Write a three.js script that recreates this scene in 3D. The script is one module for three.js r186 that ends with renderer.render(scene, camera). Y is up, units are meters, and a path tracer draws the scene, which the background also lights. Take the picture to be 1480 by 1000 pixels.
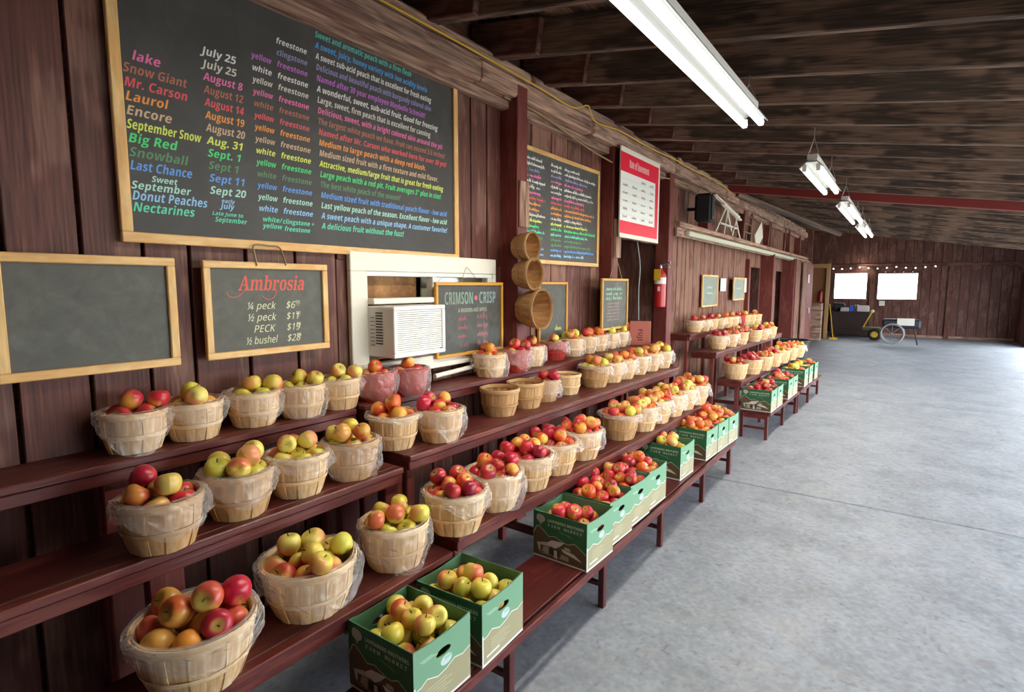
import * as THREE from 'three';
import { ConvexGeometry } from 'three/addons/geometries/ConvexGeometry.js';
import { mergeGeometries } from 'three/addons/utils/BufferGeometryUtils.js';
import { RectAreaLightUniformsLib } from 'three/addons/lights/RectAreaLightUniformsLib.js';
RectAreaLightUniformsLib.init();

// ------------------------------------------------------------------ camera, sky, sun, exposure
const scene = new THREE.Scene();
const EYE = new THREE.Vector3(0, 1.65, 0);
const camera = new THREE.PerspectiveCamera(64.01, 1.48, 0.05, 300);
camera.position.copy(EYE);
camera.rotation.order = 'YXZ';
camera.rotation.set(THREE.MathUtils.degToRad(-6.2065), THREE.MathUtils.degToRad(35.311), 0);
camera.updateMatrixWorld(true);
const renderer = new THREE.WebGLRenderer({ antialias: true });
renderer.toneMapping = THREE.LinearToneMapping;
renderer.toneMappingExposure = 2.9;
renderer.shadowMap.enabled = true;
scene.background = new THREE.Color().setRGB(0.86, 0.94, 1.0);   // bright hazy sky
scene.backgroundIntensity = 3.4;
const sun = new THREE.DirectionalLight(new THREE.Color().setRGB(1, 0.95, 0.86), 5);
sun.position.set(-7, 16, -5); sun.target.position.set(0, 0, -9);
sun.castShadow = true; sun.shadow.mapSize.set(2048, 2048);
Object.assign(sun.shadow.camera, { left: -26, right: 26, top: 26, bottom: -26, near: 1, far: 60 });
scene.add(sun, sun.target);

// ------------------------------------------------------------------ helpers
function rng(seed) { let a = seed >>> 0; return () => { a = (a + 0x6D2B79F5) >>> 0; let t = a; t = Math.imul(t ^ (t >>> 15), t | 1); t ^= t + Math.imul(t ^ (t >>> 7), t | 61); return ((t ^ (t >>> 14)) >>> 0) / 4294967296; }; }
const V = (x, y, z) => new THREE.Vector3(x, y, z);
const D2R = Math.PI / 180;
const FPX = 800, CXP = 740, CYP = 500;
function ray(u, v) { return V((u - CXP) / FPX, -(v - CYP) / FPX, -1).applyQuaternion(camera.quaternion); }
function on(axis, u, v, val) { const r = ray(u, v); const k = (val - EYE[axis]) / r[axis]; return EYE.clone().addScaledVector(r, k); }
const onX = (u, v, x) => on('x', u, v, x), onY = (u, v, y) => on('y', u, v, y), onZ = (u, v, z) => on('z', u, v, z);
const usedNames = new Map();
function numbered(n) { const k = usedNames.get(n) || 0; usedNames.set(n, k + 1); return k ? n + '_' + String(k).padStart(3, '0') : n; }
function shade(o) { o.castShadow = true; o.receiveShadow = true; return o; }
function thing(name, label, category, pos = [0, 0, 0], turn = 0, group) {
  const o = new THREE.Group(); o.name = numbered(name); o.position.set(...pos); o.rotation.y = turn;
  o.userData = { label, category }; if (group) o.userData.group = group; scene.add(o); return o;
}
function single(name, geo, mat, label, category, pos = [0, 0, 0], group) {
  const o = shade(new THREE.Mesh(geo, mat)); o.name = numbered(name); o.position.set(...pos); o.userData = { label, category };
  if (group) o.userData.group = group; scene.add(o); return o;
}
function part(parent, name, geo, mat, pos, label) {
  const m = shade(new THREE.Mesh(geo, mat)); m.name = name; if (pos) m.position.set(...pos); if (label) m.userData.label = label; parent.add(m); return m;
}
function structure(name, label) { const o = new THREE.Group(); o.name = name; o.userData = { kind: 'structure', label, category: name.split('_')[0] }; scene.add(o); return o; }
// chamfered board; the grain (texture v) runs along the axis g; uv in metres
let uvSeed = rng(991);
function uvBoard(geo, g) {
  const p = geo.attributes.position, n = geo.attributes.normal, uv = new Float32Array(p.count * 2), o1 = uvSeed() * 7, o2 = uvSeed() * 7;
  const others = [0, 1, 2].filter((a) => a !== g);
  for (let i = 0; i < p.count; i++) {
    const c = [p.getX(i), p.getY(i), p.getZ(i)], m = [Math.abs(n.getX(i)), Math.abs(n.getY(i)), Math.abs(n.getZ(i))];
    let a; if (m[g] > 0.75) { uv[2 * i] = c[others[0]] + o1; uv[2 * i + 1] = c[others[1]] + o2; continue; }
    a = m[others[0]] > m[others[1]] ? others[1] : others[0];
    uv[2 * i] = c[a] + o1 + (a === others[0] ? 0 : 0.37); uv[2 * i + 1] = c[g] + o2;
  }
  geo.setAttribute('uv', new THREE.BufferAttribute(uv, 2)); return geo;
}
function board(w, h, d, g, ch = 0.004) {
  const x = w / 2, y = h / 2, z = d / 2, c = Math.min(ch, x * 0.45, y * 0.45, z * 0.45), pts = [];
  for (const sx of [-1, 1]) for (const sy of [-1, 1]) for (const sz of [-1, 1]) pts.push(V(sx * (x - c), sy * (y - c), sz * z), V(sx * (x - c), sy * y, sz * (z - c)), V(sx * x, sy * (y - c), sz * (z - c)));
  return uvBoard(new ConvexGeometry(pts), g === undefined ? [w, h, d].indexOf(Math.max(w, h, d)) : g);
}
function span(x0, x1, y0, y1, z0, z1, g, ch) { return board(Math.abs(x1 - x0), Math.abs(y1 - y0), Math.abs(z1 - z0), g, ch).translate((x0 + x1) / 2, (y0 + y1) / 2, (z0 + z1) / 2); }
function tube(pts, r, seg = 24, rs = 6) { return new THREE.TubeGeometry(new THREE.CatmullRomCurve3(pts.map((p) => Array.isArray(p) ? V(...p) : p)), seg, r, rs); }
function rod(a, b, r, rs = 8) { const A = Array.isArray(a) ? V(...a) : a, B = Array.isArray(b) ? V(...b) : b, L = A.distanceTo(B), g = new THREE.CylinderGeometry(r, r, L, rs); g.applyQuaternion(new THREE.Quaternion().setFromUnitVectors(V(0, 1, 0), B.clone().sub(A).normalize())); const m = A.clone().add(B).multiplyScalar(0.5); return g.translate(m.x, m.y, m.z); }
function merge(list) { return mergeGeometries(list.map((g) => { const q = g.index ? g.toNonIndexed() : g; for (const k of Object.keys(q.attributes)) if (!['position', 'normal', 'uv'].includes(k)) q.deleteAttribute(k); return q; })); }

// ------------------------------------------------------------------ textures
function pnoise(seed, px, py) { const r = rng(seed), t = new Float32Array(px * py).map(() => r()); return (x, y) => { const xi = Math.floor(x), yi = Math.floor(y), fx = x - xi, fy = y - yi, sx = fx * fx * (3 - 2 * fx), sy = fy * fy * (3 - 2 * fy), g = (a, b) => t[(((b % py) + py) % py) * px + (((a % px) + px) % px)]; const a = g(xi, yi), b = g(xi + 1, yi), c = g(xi, yi + 1), d = g(xi + 1, yi + 1); return a + (b - a) * sx + (c - a) * sy + (a - b - c + d) * sx * sy; }; }
function dataTex(w, h, fn, srgb, metresX, metresY) {
  const d = new Uint8Array(w * h * 4);
  for (let j = 0; j < h; j++) for (let i = 0; i < w; i++) { const c = fn(i / w, j / h), k = (j * w + i) * 4; d[k] = c[0]; d[k + 1] = c[1]; d[k + 2] = c[2]; d[k + 3] = 255; }
  const t = new THREE.DataTexture(d, w, h); t.wrapS = t.wrapT = THREE.RepeatWrapping; t.magFilter = THREE.LinearFilter; t.minFilter = THREE.LinearMipmapLinearFilter; t.generateMipmaps = true;
  if (srgb) t.colorSpace = THREE.SRGBColorSpace; t.repeat.set(1 / metresX, 1 / metresY); t.needsUpdate = true; return t;
}
const mix = (a, b, t) => a.map((x, i) => x + (b[i] - x) * t), clamp01 = (x) => Math.max(0, Math.min(1, x)), sst = (a, b, x) => { const t = clamp01((x - a) / (b - a)); return t * t * (3 - 2 * t); };
// paint over wood: grain streaks along v, worn patches showing the second colour
function woodTex(seed, paint, bare, wear, grain = 0.25, w = 256, h = 512, mx = 0.6, my = 2.4) {
  const fine = pnoise(seed, 96, 24), mid = pnoise(seed + 1, 24, 12), patch = pnoise(seed + 2, 6, 8), blot = pnoise(seed + 3, 20, 40), dark = pnoise(seed + 4, 48, 6);
  return dataTex(w, h, (u, v) => {
    const s = fine(u * 96, v * 24) * 0.55 + mid(u * 24, v * 12) * 0.45, p = patch(u * 6, v * 8) * 0.6 + blot(u * 20, v * 40) * 0.25 + s * 0.35;
    let c = mix(paint, bare, sst(1 - wear - 0.12, 1 - wear + 0.16, p)); const k = 1 + (s - 0.5) * 2 * grain - 0.5 * grain * sst(0.78, 0.95, dark(u * 48, v * 6));
    return c.map((q) => Math.max(0, Math.min(255, q * k)));
  }, true, mx, my);
}
function bumpTex(seed, mx, my) { const fine = pnoise(seed, 96, 20), mid = pnoise(seed + 1, 20, 40); return dataTex(256, 256, (u, v) => { const k = 255 * (fine(u * 96, v * 20) * 0.7 + mid(u * 20, v * 40) * 0.3); return [k, k, k]; }, false, mx, my); }
const woodBump = bumpTex(77, 0.6, 2.4);
function std(o) { return new THREE.MeshStandardMaterial(o); }
function wood(map, tint, rough = 0.75, bump = 0.0015) { return std({ map, color: tint || 0xffffff, roughness: rough, bumpMap: woodBump, bumpScale: bump }); }
const texWall = woodTex(11, [98, 54, 44], [122, 84, 70], 0.42, 0.2), texWall2 = woodTex(31, [108, 60, 49], [134, 96, 80], 0.48, 0.18), texPost = woodTex(51, [112, 46, 39], [126, 66, 55], 0.25, 0.12);
const texShelf = woodTex(71, [92, 36, 32], [114, 58, 48], 0.3, 0.16), texRafter = woodTex(91, [84, 70, 63], [128, 106, 92], 0.4, 0.28), texBeam = woodTex(111, [134, 100, 88], [164, 132, 114], 0.5, 0.3), texDeck = woodTex(131, [88, 70, 60], [150, 124, 98], 0.35, 0.3);
const texVeneer = woodTex(151, [226, 196, 154], [210, 172, 124], 0.42, 0.12, 256, 512, 0.12, 0.6), texPine = woodTex(171, [236, 194, 130], [222, 170, 102], 0.4, 0.1, 128, 512, 0.3, 1.2), texPlain = woodTex(191, [98, 60, 49], [118, 82, 68], 0.4, 0.22);
const lin = (r, g, b) => new THREE.Color().setRGB(r, g, b);
const M = {
  wall: [[1, 1, 1], [0.92, 0.9, 0.9], [1.05, 1.02, 1.0], [0.95, 0.97, 0.95]].map((c, i) => wood(i % 2 ? texWall : texWall2, lin(...c), 0.72)),
  nearWall: [[1, 0.98, 0.98], [0.92, 0.89, 0.88], [0.96, 0.94, 0.92], [0.9, 0.88, 0.86]].map((c) => wood(texWall, lin(...c), 0.62)),
  farWall: [[1.0, 1.02, 0.98], [0.92, 0.92, 0.88], [1.06, 1.06, 1.02]].map((c) => wood(texWall2, lin(...c), 0.8)),
  post: wood(texPost, 0xffffff, 0.6, 0.0008), shelf: wood(texShelf, lin(0.95, 0.85, 0.85), 0.42, 0.0006), shelfTop: wood(texShelf, lin(0.8, 0.72, 0.72), 0.5, 0.0008), bench: wood(texShelf, lin(0.85, 0.6, 0.66), 0.4, 0.0006),
  rafter: [[0.9, 0.88, 0.86], [0.86, 0.83, 0.8], [0.95, 0.92, 0.88]].map((c) => wood(texRafter, lin(...c), 0.85, 0.002)), stub: wood(texWall, lin(0.9, 0.95, 0.95), 0.8), beam: [[1, 1, 1], [0.86, 0.85, 0.84], [1.1, 1.08, 1.05]].map((c) => wood(texBeam, lin(...c), 0.85, 0.004)),
  deck: [[0.9, 0.9, 0.9], [0.85, 0.84, 0.84], [0.96, 0.94, 0.9], [0.88, 0.88, 0.9]].map((c) => wood(texDeck, lin(...c), 0.9, 0.002)), redBeam: std({ color: lin(0.22, 0.025, 0.02), roughness: 0.6 }),
  veneer: [[1.08, 1.07, 1.05], [1.12, 1.11, 1.1], [1, 0.97, 0.92], [0.94, 0.9, 0.84]].map((c) => wood(texVeneer, lin(...c), 0.7, 0.0006)), aged: [[0.78, 0.68, 0.55], [0.7, 0.58, 0.44], [0.84, 0.74, 0.6], [0.72, 0.6, 0.48]].map((c) => wood(texVeneer, lin(...c), 0.7, 0.0006)),
  redVeneer: [[0.62, 0.06, 0.07], [0.55, 0.05, 0.065], [0.66, 0.075, 0.08], [0.5, 0.05, 0.06]].map((c) => wood(texVeneer, lin(...c), 0.6, 0.0006)),
  pine: wood(texPine, 0xffffff, 0.55, 0.0004), plain: wood(texPlain, 0xffffff, 0.85), cloth: std({ color: 0x3a2b28, roughness: 0.9 }), white: std({ color: 0xece6d6, roughness: 0.6 }), plastic: std({ color: 0xe9e7e2, roughness: 0.45 }), grey: std({ color: 0x8d8f90, roughness: 0.5 }), steel: std({ color: 0xb9bbbd, roughness: 0.35, metalness: 0.9 }), black: std({ color: 0x17181a, roughness: 0.5 }),
  cord: std({ color: 0xa08762, roughness: 0.9 }), wire: std({ color: 0x2b2421, roughness: 0.7 }), yellow: std({ color: 0xe0b52a, roughness: 0.5 }), rail: std({ color: 0xc9cdb6, roughness: 0.55 }), glass: new THREE.MeshPhysicalMaterial({ color: 0xffffff, transmission: 1, roughness: 0.02, thickness: 0, ior: 1.5 }),
  bag: new THREE.MeshPhysicalMaterial({ color: 0xffffff, transmission: 0.9, roughness: 0.3, thickness: 0, ior: 1.45, side: THREE.DoubleSide }), green: std({ color: lin(0.09, 0.23, 0.12), roughness: 0.6 }), stem: std({ color: 0x4a3520, roughness: 0.9 }), paper: std({ color: 0xe8e4da, roughness: 0.8 }),
};

// ------------------------------------------------------------------ structure: floor
const WX = -2.27, ROOF = (x) => 3.0 - 0.16 * (x + 1.83);
const concrete = (() => {
  const a = pnoise(5, 12, 12), b = pnoise(6, 40, 40), c = pnoise(7, 160, 160), d = pnoise(8, 300, 300), e = pnoise(9, 24, 60);
  return dataTex(1024, 1024, (u, v) => { let k = 0.95 + (a(u * 12, v * 12) - 0.5) * 0.1 + (b(u * 40, v * 40) - 0.5) * 0.07 + (c(u * 160, v * 160) - 0.5) * 0.1 + (d(u * 300, v * 300) - 0.5) * 0.09; const st = sst(0.72, 0.9, b(u * 40 + 9, v * 40 + 4)) * 0.05 + sst(0.86, 0.97, c(u * 160 + 3, v * 160)) * 0.12; k -= st; const w = sst(0.6, 0.9, e(u * 24, v * 60)); return [179 * k + 3 * w, 184 * k, 192 * k - 3 * w]; }, true, 4, 4);
})();
const concreteMat = std({ map: concrete, roughness: 0.55, color: lin(0.76, 0.76, 0.77) });
const floor = structure('floor', 'grey concrete slab floor with stains and a cracked joint');
{ const zs = [3.2, -0.2, -4.8, -9.4, -14.0, -18.6, -22.4]; for (let i = 0; i < zs.length - 1; i++) part(floor, 'slab', span(-6.2, 2.9, -0.14, 0, zs[i] - 0.01, zs[i + 1] + 0.01, 2, 0.006), concreteMat); part(floor, 'joint_bed', span(-6.2, 2.9, -0.2, -0.145, 3.2, -22.4, 2), M.plain); }
const gravel = (() => { const a = pnoise(41, 30, 30), b = pnoise(42, 200, 200); return dataTex(512, 512, (u, v) => { const k = 0.8 + (a(u * 30, v * 30) - 0.5) * 0.2 + (b(u * 200, v * 200) - 0.5) * 0.35; return [186 * k, 182 * k, 172 * k]; }, true, 4, 4); })();
const ground = structure('ground', 'pale gravel yard outside the open side of the barn');
part(ground, 'gravel', span(-60, 70, -0.5, -0.21, 60, -90, 2), std({ map: gravel, roughness: 0.95 }));

// ------------------------------------------------------------------ structure: plank wall
const wallL = structure('wall_left', 'dark red vertical plank barn wall');
const wr = rng(404);
function planks(bounds, y0, y1, x, mats, thick = 0.025) { for (let i = 0; i < bounds.length - 1; i++) { const g = 0.004 + wr() * 0.005, a = bounds[i] - g, b = bounds[i + 1] + g, px = x + (wr() - 0.5) * 0.008; part(wallL, 'plank', span(px - thick, px, y0, y1, a, b, 1, 0.003), mats[Math.floor(wr() * mats.length)]); } }
const nearB = [0.72, 0.5, 0.3, 0.1, -0.1, -0.3, -0.5, -0.7, -0.886, -1.045, -1.273, -1.502, -1.723];
planks(nearB, 0, 3.12, WX, M.nearWall);
planks([-1.723, -1.95, -2.17, -2.38, -2.56, -2.762, -2.922, -3.08], 1.78, 3.12, WX, M.nearWall); planks([-1.723, -1.95, -2.17, -2.38, -2.56, -2.762, -2.922, -3.08], 0, 1.2, WX, M.nearWall);
part(wallL, 'plank', span(WX - 0.025, WX, 1.2, 1.78, -1.723, -1.79, 1), M.nearWall[0]); part(wallL, 'plank', span(WX - 0.025, WX, 1.2, 1.78, -2.955, -3.08, 1), M.nearWall[1]);
planks([-3.08, -3.26, -3.444, -3.723, -3.97, -4.209, -4.4, -4.58], 0, 3.12, WX, M.wall);
planks([-4.58, -4.8, -5.05, -5.28, -5.5, -5.75, -6.0], 2.1, 3.12, WX, M.wall);
planks([-4.5, -4.75, -5.0, -5.25, -5.5, -5.75, -6.0, -6.2], 0, 2.4, -3.05, [M.plain]);
part(wallL, 'recess_side', span(-3.05, WX, 0, 2.4, -4.6, -4.63, 1), M.plain); part(wallL, 'recess_side', span(-3.05, WX, 0, 2.4, -6.02, -6.05, 1), M.plain); part(wallL, 'recess_top', span(-3.05, WX - 0.03, 2.4, 2.43, -4.6, -6.05, 2), M.plain);
const farB = []; for (let z = -6.0; z > -10.1; z -= 0.158) farB.push(z); farB.push(-10.15);
planks(farB, 0, 2.24, WX, M.farWall);
const loftB = []; for (let z = -6.0; z > -16.0; z -= 0.2 + 0.05 * Math.sin(z * 3)) loftB.push(z); loftB.push(-16.05);
planks(loftB, 2.24, 3.12, WX - 0.03, M.farWall);
planks([-10.15, -10.5, -10.85, -11.25], 1.98, 2.24, WX, M.farWall); planks([-11.25, -11.4, -11.55], 0, 2.24, WX, M.wall); planks([-11.55, -12.0, -12.5, -12.7], 2.02, 2.24, WX, M.farWall); planks([-12.7, -12.9], 0, 2.24, WX, M.wall); planks([-12.9, -13.3, -13.65], 1.96, 2.24, WX, M.farWall);
planks([-13.65, -13.95, -14.25, -14.55, -14.85, -15.1, -15.4, -15.75, -16.05], 0, 2.24, -2.0, M.farWall);
part(wallL, 'return_board', span(WX, -2.0, 0, 2.24, -13.65, -13.69, 1), M.post); part(wallL, 'return_board', span(-4.2, -2.0, 0, 3.6, -16.06, -16.1, 1), M.plain);
// closing boards behind the planks: rooms beyond the doorways
part(wallL, 'backing', span(-2.5, -2.31, 0, 1.17, 1.0, -4.59, 2), M.plain); part(wallL, 'backing', span(-2.5, -2.31, 1.82, 3.12, 1.0, -4.59, 2), M.plain); part(wallL, 'backing', span(-2.5, -2.34, 1.17, 1.82, 1.0, -1.75, 2), M.plain); part(wallL, 'backing', span(-2.5, -2.34, 1.17, 1.82, -2.98, -4.59, 2), M.plain);
part(wallL, 'backing', span(-2.5, -2.34, 2.44, 3.12, -4.5, -6.12, 2), M.plain); part(wallL, 'backing', span(-3.15, -3.08, 0, 3.12, -4.4, -6.3, 2), M.plain); part(wallL, 'backing', span(-2.5, -2.34, 0, 3.12, -6.08, -10.12, 2), M.plain); part(wallL, 'backing', span(-2.5, -2.34, 2.2, 3.12, -10.12, -16.1, 2), M.plain); part(wallL, 'backing', span(-3.9, -3.85, 0, 2.3, -10.0, -14.0, 2), M.plain); part(wallL, 'backing', span(-3.9, -2.3, 0, 2.3, -10.05, -10.12, 1), M.plain); part(wallL, 'backing', span(-3.9, -2.3, 0, 2.3, -13.75, -13.8, 1), M.plain); part(wallL, 'backing', span(-3.9, -2.3, 2.26, 2.3, -10.0, -13.8, 1), M.plain);
part(wallL, 'backing', span(-2.66, -2.62, 1.1, 1.9, -1.6, -3.1, 2), M.plain); part(wallL, 'backing', span(-2.62, -2.34, 1.1, 1.17, -1.6, -3.1, 2), M.plain); part(wallL, 'backing', span(-2.62, -2.34, 1.83, 1.9, -1.6, -3.1, 2), M.plain); part(wallL, 'backing', span(-2.62, -2.34, 1.17, 1.83, -1.6, -1.74, 1), M.plain); part(wallL, 'backing', span(-2.62, -2.34, 1.17, 1.83, -2.985, -3.1, 1), M.plain);
// posts
const post = (x0, x1, z0, z1, y1, mat = M.post, n = 'post') => part(wallL, n, span(x0, x1, 0, y1, z0, z1, 1, 0.006), mat);
post(WX - 0.03, -2.13, -3.07, -3.19, 2.95); post(WX - 0.03, -2.155, -4.585, -4.71, 2.95); post(WX - 0.03, -2.145, -5.99, -6.13, 2.95);
post(WX - 0.03, -2.04, -11.33, -11.43, 2.24); post(WX - 0.03, -2.02, -13.58, -13.68, 2.24); post(WX - 0.03, -2.2, -10.12, -10.22, 2.1); part(wallL, 'loft_post', span(WX - 0.05, -2.17, 2.365, 2.86, -7.5, -7.62, 1), M.post);
for (const z of [-9.6, -11.6, -13.7, -15.2]) part(wallL, 'loft_post', span(WX - 0.05, -2.17, 2.3, 3.05, z, z - 0.1, 1), M.post);
// rough plate timbers on top of the wall
{ const r = rng(17); let z = 0.9; const lens = [1.6, 2.0, 1.45, 1.95, 2.1, 2.2, 2.3, 2.2, 2.0]; lens.forEach((L, i) => { const z1 = Math.max(z - L, -16.05); part(wallL, 'plate_timber', span(WX - 0.05, -2.12 + (r() - 0.5) * 0.03, 2.86 + (r() - 0.5) * 0.02, 2.99, z, z1 + 0.01, 2, 0.014), M.beam[i % 3]); z = z1; });
  z = 0.9; [2.3, 1.9, 1.75, 1.2, 1.3, 2.4, 2.0, 2.2, 2.4].forEach((L, i) => { const z1 = Math.max(z - L, -16.05), w = (r() - 0.5) * 0.04; part(wallL, 'upper_plate_timber', span(WX - 0.05, -2.16 + w, 2.995, 3.075 + r() * 0.015, z, z1 + 0.012, 2, 0.02), M.beam[(i + 1) % 3]); z = z1; });
  part(wallL, 'fascia_strip', span(WX, -2.2, 2.8, 2.862, 0.9, -16, 2, 0.01), M.beam[1]); }
// ledge and sliding door track on the far stretch
part(wallL, 'ledge', span(WX, -2.08, 2.3, 2.36, -6.14, -16.0, 2, 0.008), M.beam[2]); part(wallL, 'ledge_front', span(-2.14, -2.11, 2.2, 2.3, -6.14, -16.0, 2), M.beam[0]);
part(wallL, 'door_track', span(-2.11, -2.05, 2.215, 2.275, -6.4, -16.1, 2, 0.012), M.rail);

// ------------------------------------------------------------------ structure: roof
const ceiling = structure('ceiling', 'low dark rafter roof sloping down from the plank wall'); const rr = rng(71);
const rafterZ = []; for (let z = 0.61; z > -8.3; z -= 0.58) rafterZ.push(z); for (let z = -8.75; z > -16; z -= 0.62) rafterZ.push(z);
const slope = Math.atan(0.16), XR = 3.1;
function sloped(x0, x1, lift, h, d, g = 0) { const L = (x1 - x0) / Math.cos(slope), b = board(L, h, d, g, 0.006); b.rotateZ(-slope); const xm = (x0 + x1) / 2; return b.translate(xm, ROOF(xm) + lift + h / 2, 0); }
{ const long_ = [0, 1, 2].map(() => sloped(-2.34, XR, 0, 0.21, 0.045)), stub = sloped(-2.34, -1.83, -0.002, 0.2, 0.05);
  rafterZ.forEach((z, i) => { part(ceiling, 'rafter', long_[i % 3], M.rafter[Math.floor(rr() * 3)], [0, (rr() - 0.5) * 0.015, z - 0.05]); if (z > -8.4) part(ceiling, 'rafter_stub', stub, M.stub, [0, 0, z]); });
  let i = 0; for (let x = -2.4; x < XR - 0.01; x += 0.2) { part(ceiling, 'roof_board', (() => { const b = board(0.196 / Math.cos(slope), 0.022, 19.3, 2, 0.002); b.rotateZ(-slope); return b.translate(x + 0.1, ROOF(x + 0.1) + 0.235, -6.75); })(), M.deck[Math.floor(rr() * 4)]); i++; }
  part(ceiling, 'roofing', (() => { const b = board(6, 0.03, 19.6, 2); b.rotateZ(-slope); return b.translate(0.4, ROOF(0.4) + 0.29, -6.75); })(), M.plain);
  part(ceiling, 'roof_purlin', sloped(-2.2, XR, -0.07, 0.12, 0.1), M.redBeam, [0, 0, -8.45]);
  // pale sheets tucked between two rafters
  part(ceiling, 'pale_sheet', sloped(-0.74, -0.4, 0.19, 0.012, 0.42), M.paper, [0, 0, -3.78]); part(ceiling, 'pale_sheet', sloped(-0.2, 0.7, 0.19, 0.012, 0.42), M.paper, [0, 0, -3.78]);
  part(ceiling, 'diagonal_brace', rod([-2.1, 2.98, -8.6], [-1.2, 2.72, -13.5], 0.05, 6), M.rafter[1]); }
// ------------------------------------------------------------------ structure: far room, end wall, open right side
const wallF = structure('wall_far', 'dark brown plank end wall with two bright windows'); const ZF = -21.9;
{ const r = rng(5); const bs = []; for (let x = -6.1; x < 2.9; x += 0.24) bs.push(x); bs.push(2.9); const wins = [[-2.02, -1.06, 1.2, 2.08], [-0.78, 0.3, 1.2, 2.06]];
  for (let i = 0; i < bs.length - 1; i++) { const a = bs[i] + 0.004, b = bs[i + 1] - 0.004, cut = wins.find(([w0, w1]) => a < w1 && b > w0), m = M.nearWall[Math.floor(r() * 4)];
    if (!cut) part(wallF, 'plank', span(a, b, 0, 4.1, ZF, ZF - 0.03, 1), m); else { part(wallF, 'plank', span(a, b, 0, cut[2], ZF, ZF - 0.03, 1), m); part(wallF, 'plank', span(a, b, cut[3], 4.1, ZF, ZF - 0.03, 1), m); if (a < cut[0] - 0.02) part(wallF, 'plank', span(a, cut[0], cut[2], cut[3], ZF, ZF - 0.03, 1), m); if (b > cut[1] + 0.02) part(wallF, 'plank', span(cut[1], b, cut[2], cut[3], ZF, ZF - 0.03, 1), m); } }
  part(wallF, 'girt', span(-6.1, 2.9, 2.25, 2.37, ZF, ZF + 0.06, 0), M.plain); part(wallF, 'base_board', span(-2.2, 2.9, 0, 0.09, ZF, ZF + 0.03, 0), M.beam[0]); for (const x of [-2.35, -0.92, 1.1]) part(wallF, 'stud', span(x - 0.06, x + 0.06, 0, 2.25, ZF, ZF + 0.08, 1), M.plain);
  wins.forEach(([x0, x1, y0, y1], i) => { const w = structure('window_' + (i + 2), 'bright window in the far end wall'); part(w, 'pane', span(x0, x1, y0, y1, ZF - 0.012, ZF - 0.018, 1, 0.001), M.glass); part(w, 'frame_side', span(x0 - 0.03, x0 + 0.02, y0, y1, ZF - 0.04, ZF + 0.02, 1), M.plain); part(w, 'frame_side', span(x1 - 0.02, x1 + 0.03, y0, y1, ZF - 0.04, ZF + 0.02, 1), M.plain); part(w, 'frame_rail', span(x0, x1, y0 - 0.03, y0 + 0.02, ZF - 0.04, ZF + 0.03, 0), M.plain); part(w, 'frame_rail', span(x0, x1, y1 - 0.02, y1 + 0.03, ZF - 0.04, ZF + 0.02, 0), M.plain); });
  const lw = structure('wall_side', 'side wall of the far room'); part(lw, 'wall_panel', span(-6.2, -6.15, 0, 4.1, -16.0, ZF, 1), M.plain); part(lw, 'wall_panel', span(-6.2, -4.2, 0, 4.1, -16.1, -16.14, 1), M.plain); part(lw, 'gable', span(-4.2, 3.1, 3.1, 4.1, -16.2, -16.24, 0), M.plain);
  const fc = structure('ceiling_far', 'roof of the far room'); part(fc, 'roof_panel', span(-6.3, 3.1, 4.1, 4.16, -16.0, ZF - 0.1, 0), M.deck[1]); }
const wallR = structure('wall_right', 'open side of the barn with posts under the eave');
for (const z of [2.6, -1.4, -5.4, -9.4, -13.4, -17.4, -21.8]) part(wallR, 'post', span(2.7, 2.84, 0, 2.2, z, z - 0.14, 1), M.post);
part(wallR, 'header', span(2.7, 2.84, 2.06, 2.24, 3.0, -21.9, 2), M.beam[1]); part(wallR, 'upper_wall', span(2.8, 2.84, 2.24, 4.1, -16.2, -21.9, 2), M.plain);
for (let z = 3.0; z > -1.3; z -= 0.27) part(wallR, 'plank', span(2.72, 2.75, 0, 2.2, z - 0.003, z - 0.267, 1), M.nearWall[Math.floor(rr() * 4)]);
for (let z = -19.9; z > -21.8; z -= 0.27) part(wallR, 'plank', span(2.72, 2.75, 0, 2.2, z - 0.003, z - 0.267, 1), M.nearWall[Math.floor(rr() * 4)]);
const wallB = structure('wall_back', 'plank wall across the near end of the barn');
for (let x = -2.4; x < 2.8; x += 0.26) part(wallB, 'plank', span(x + 0.003, Math.min(x + 0.257, 2.84), 0, 3.2, 3.0, 3.03, 1), M.nearWall[Math.floor(rr() * 4)]);
part(wallL, 'near_panel', span(-2.34, -2.3, 0, 3.12, 3.0, 0.72, 2), M.nearWall[1]);

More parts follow.
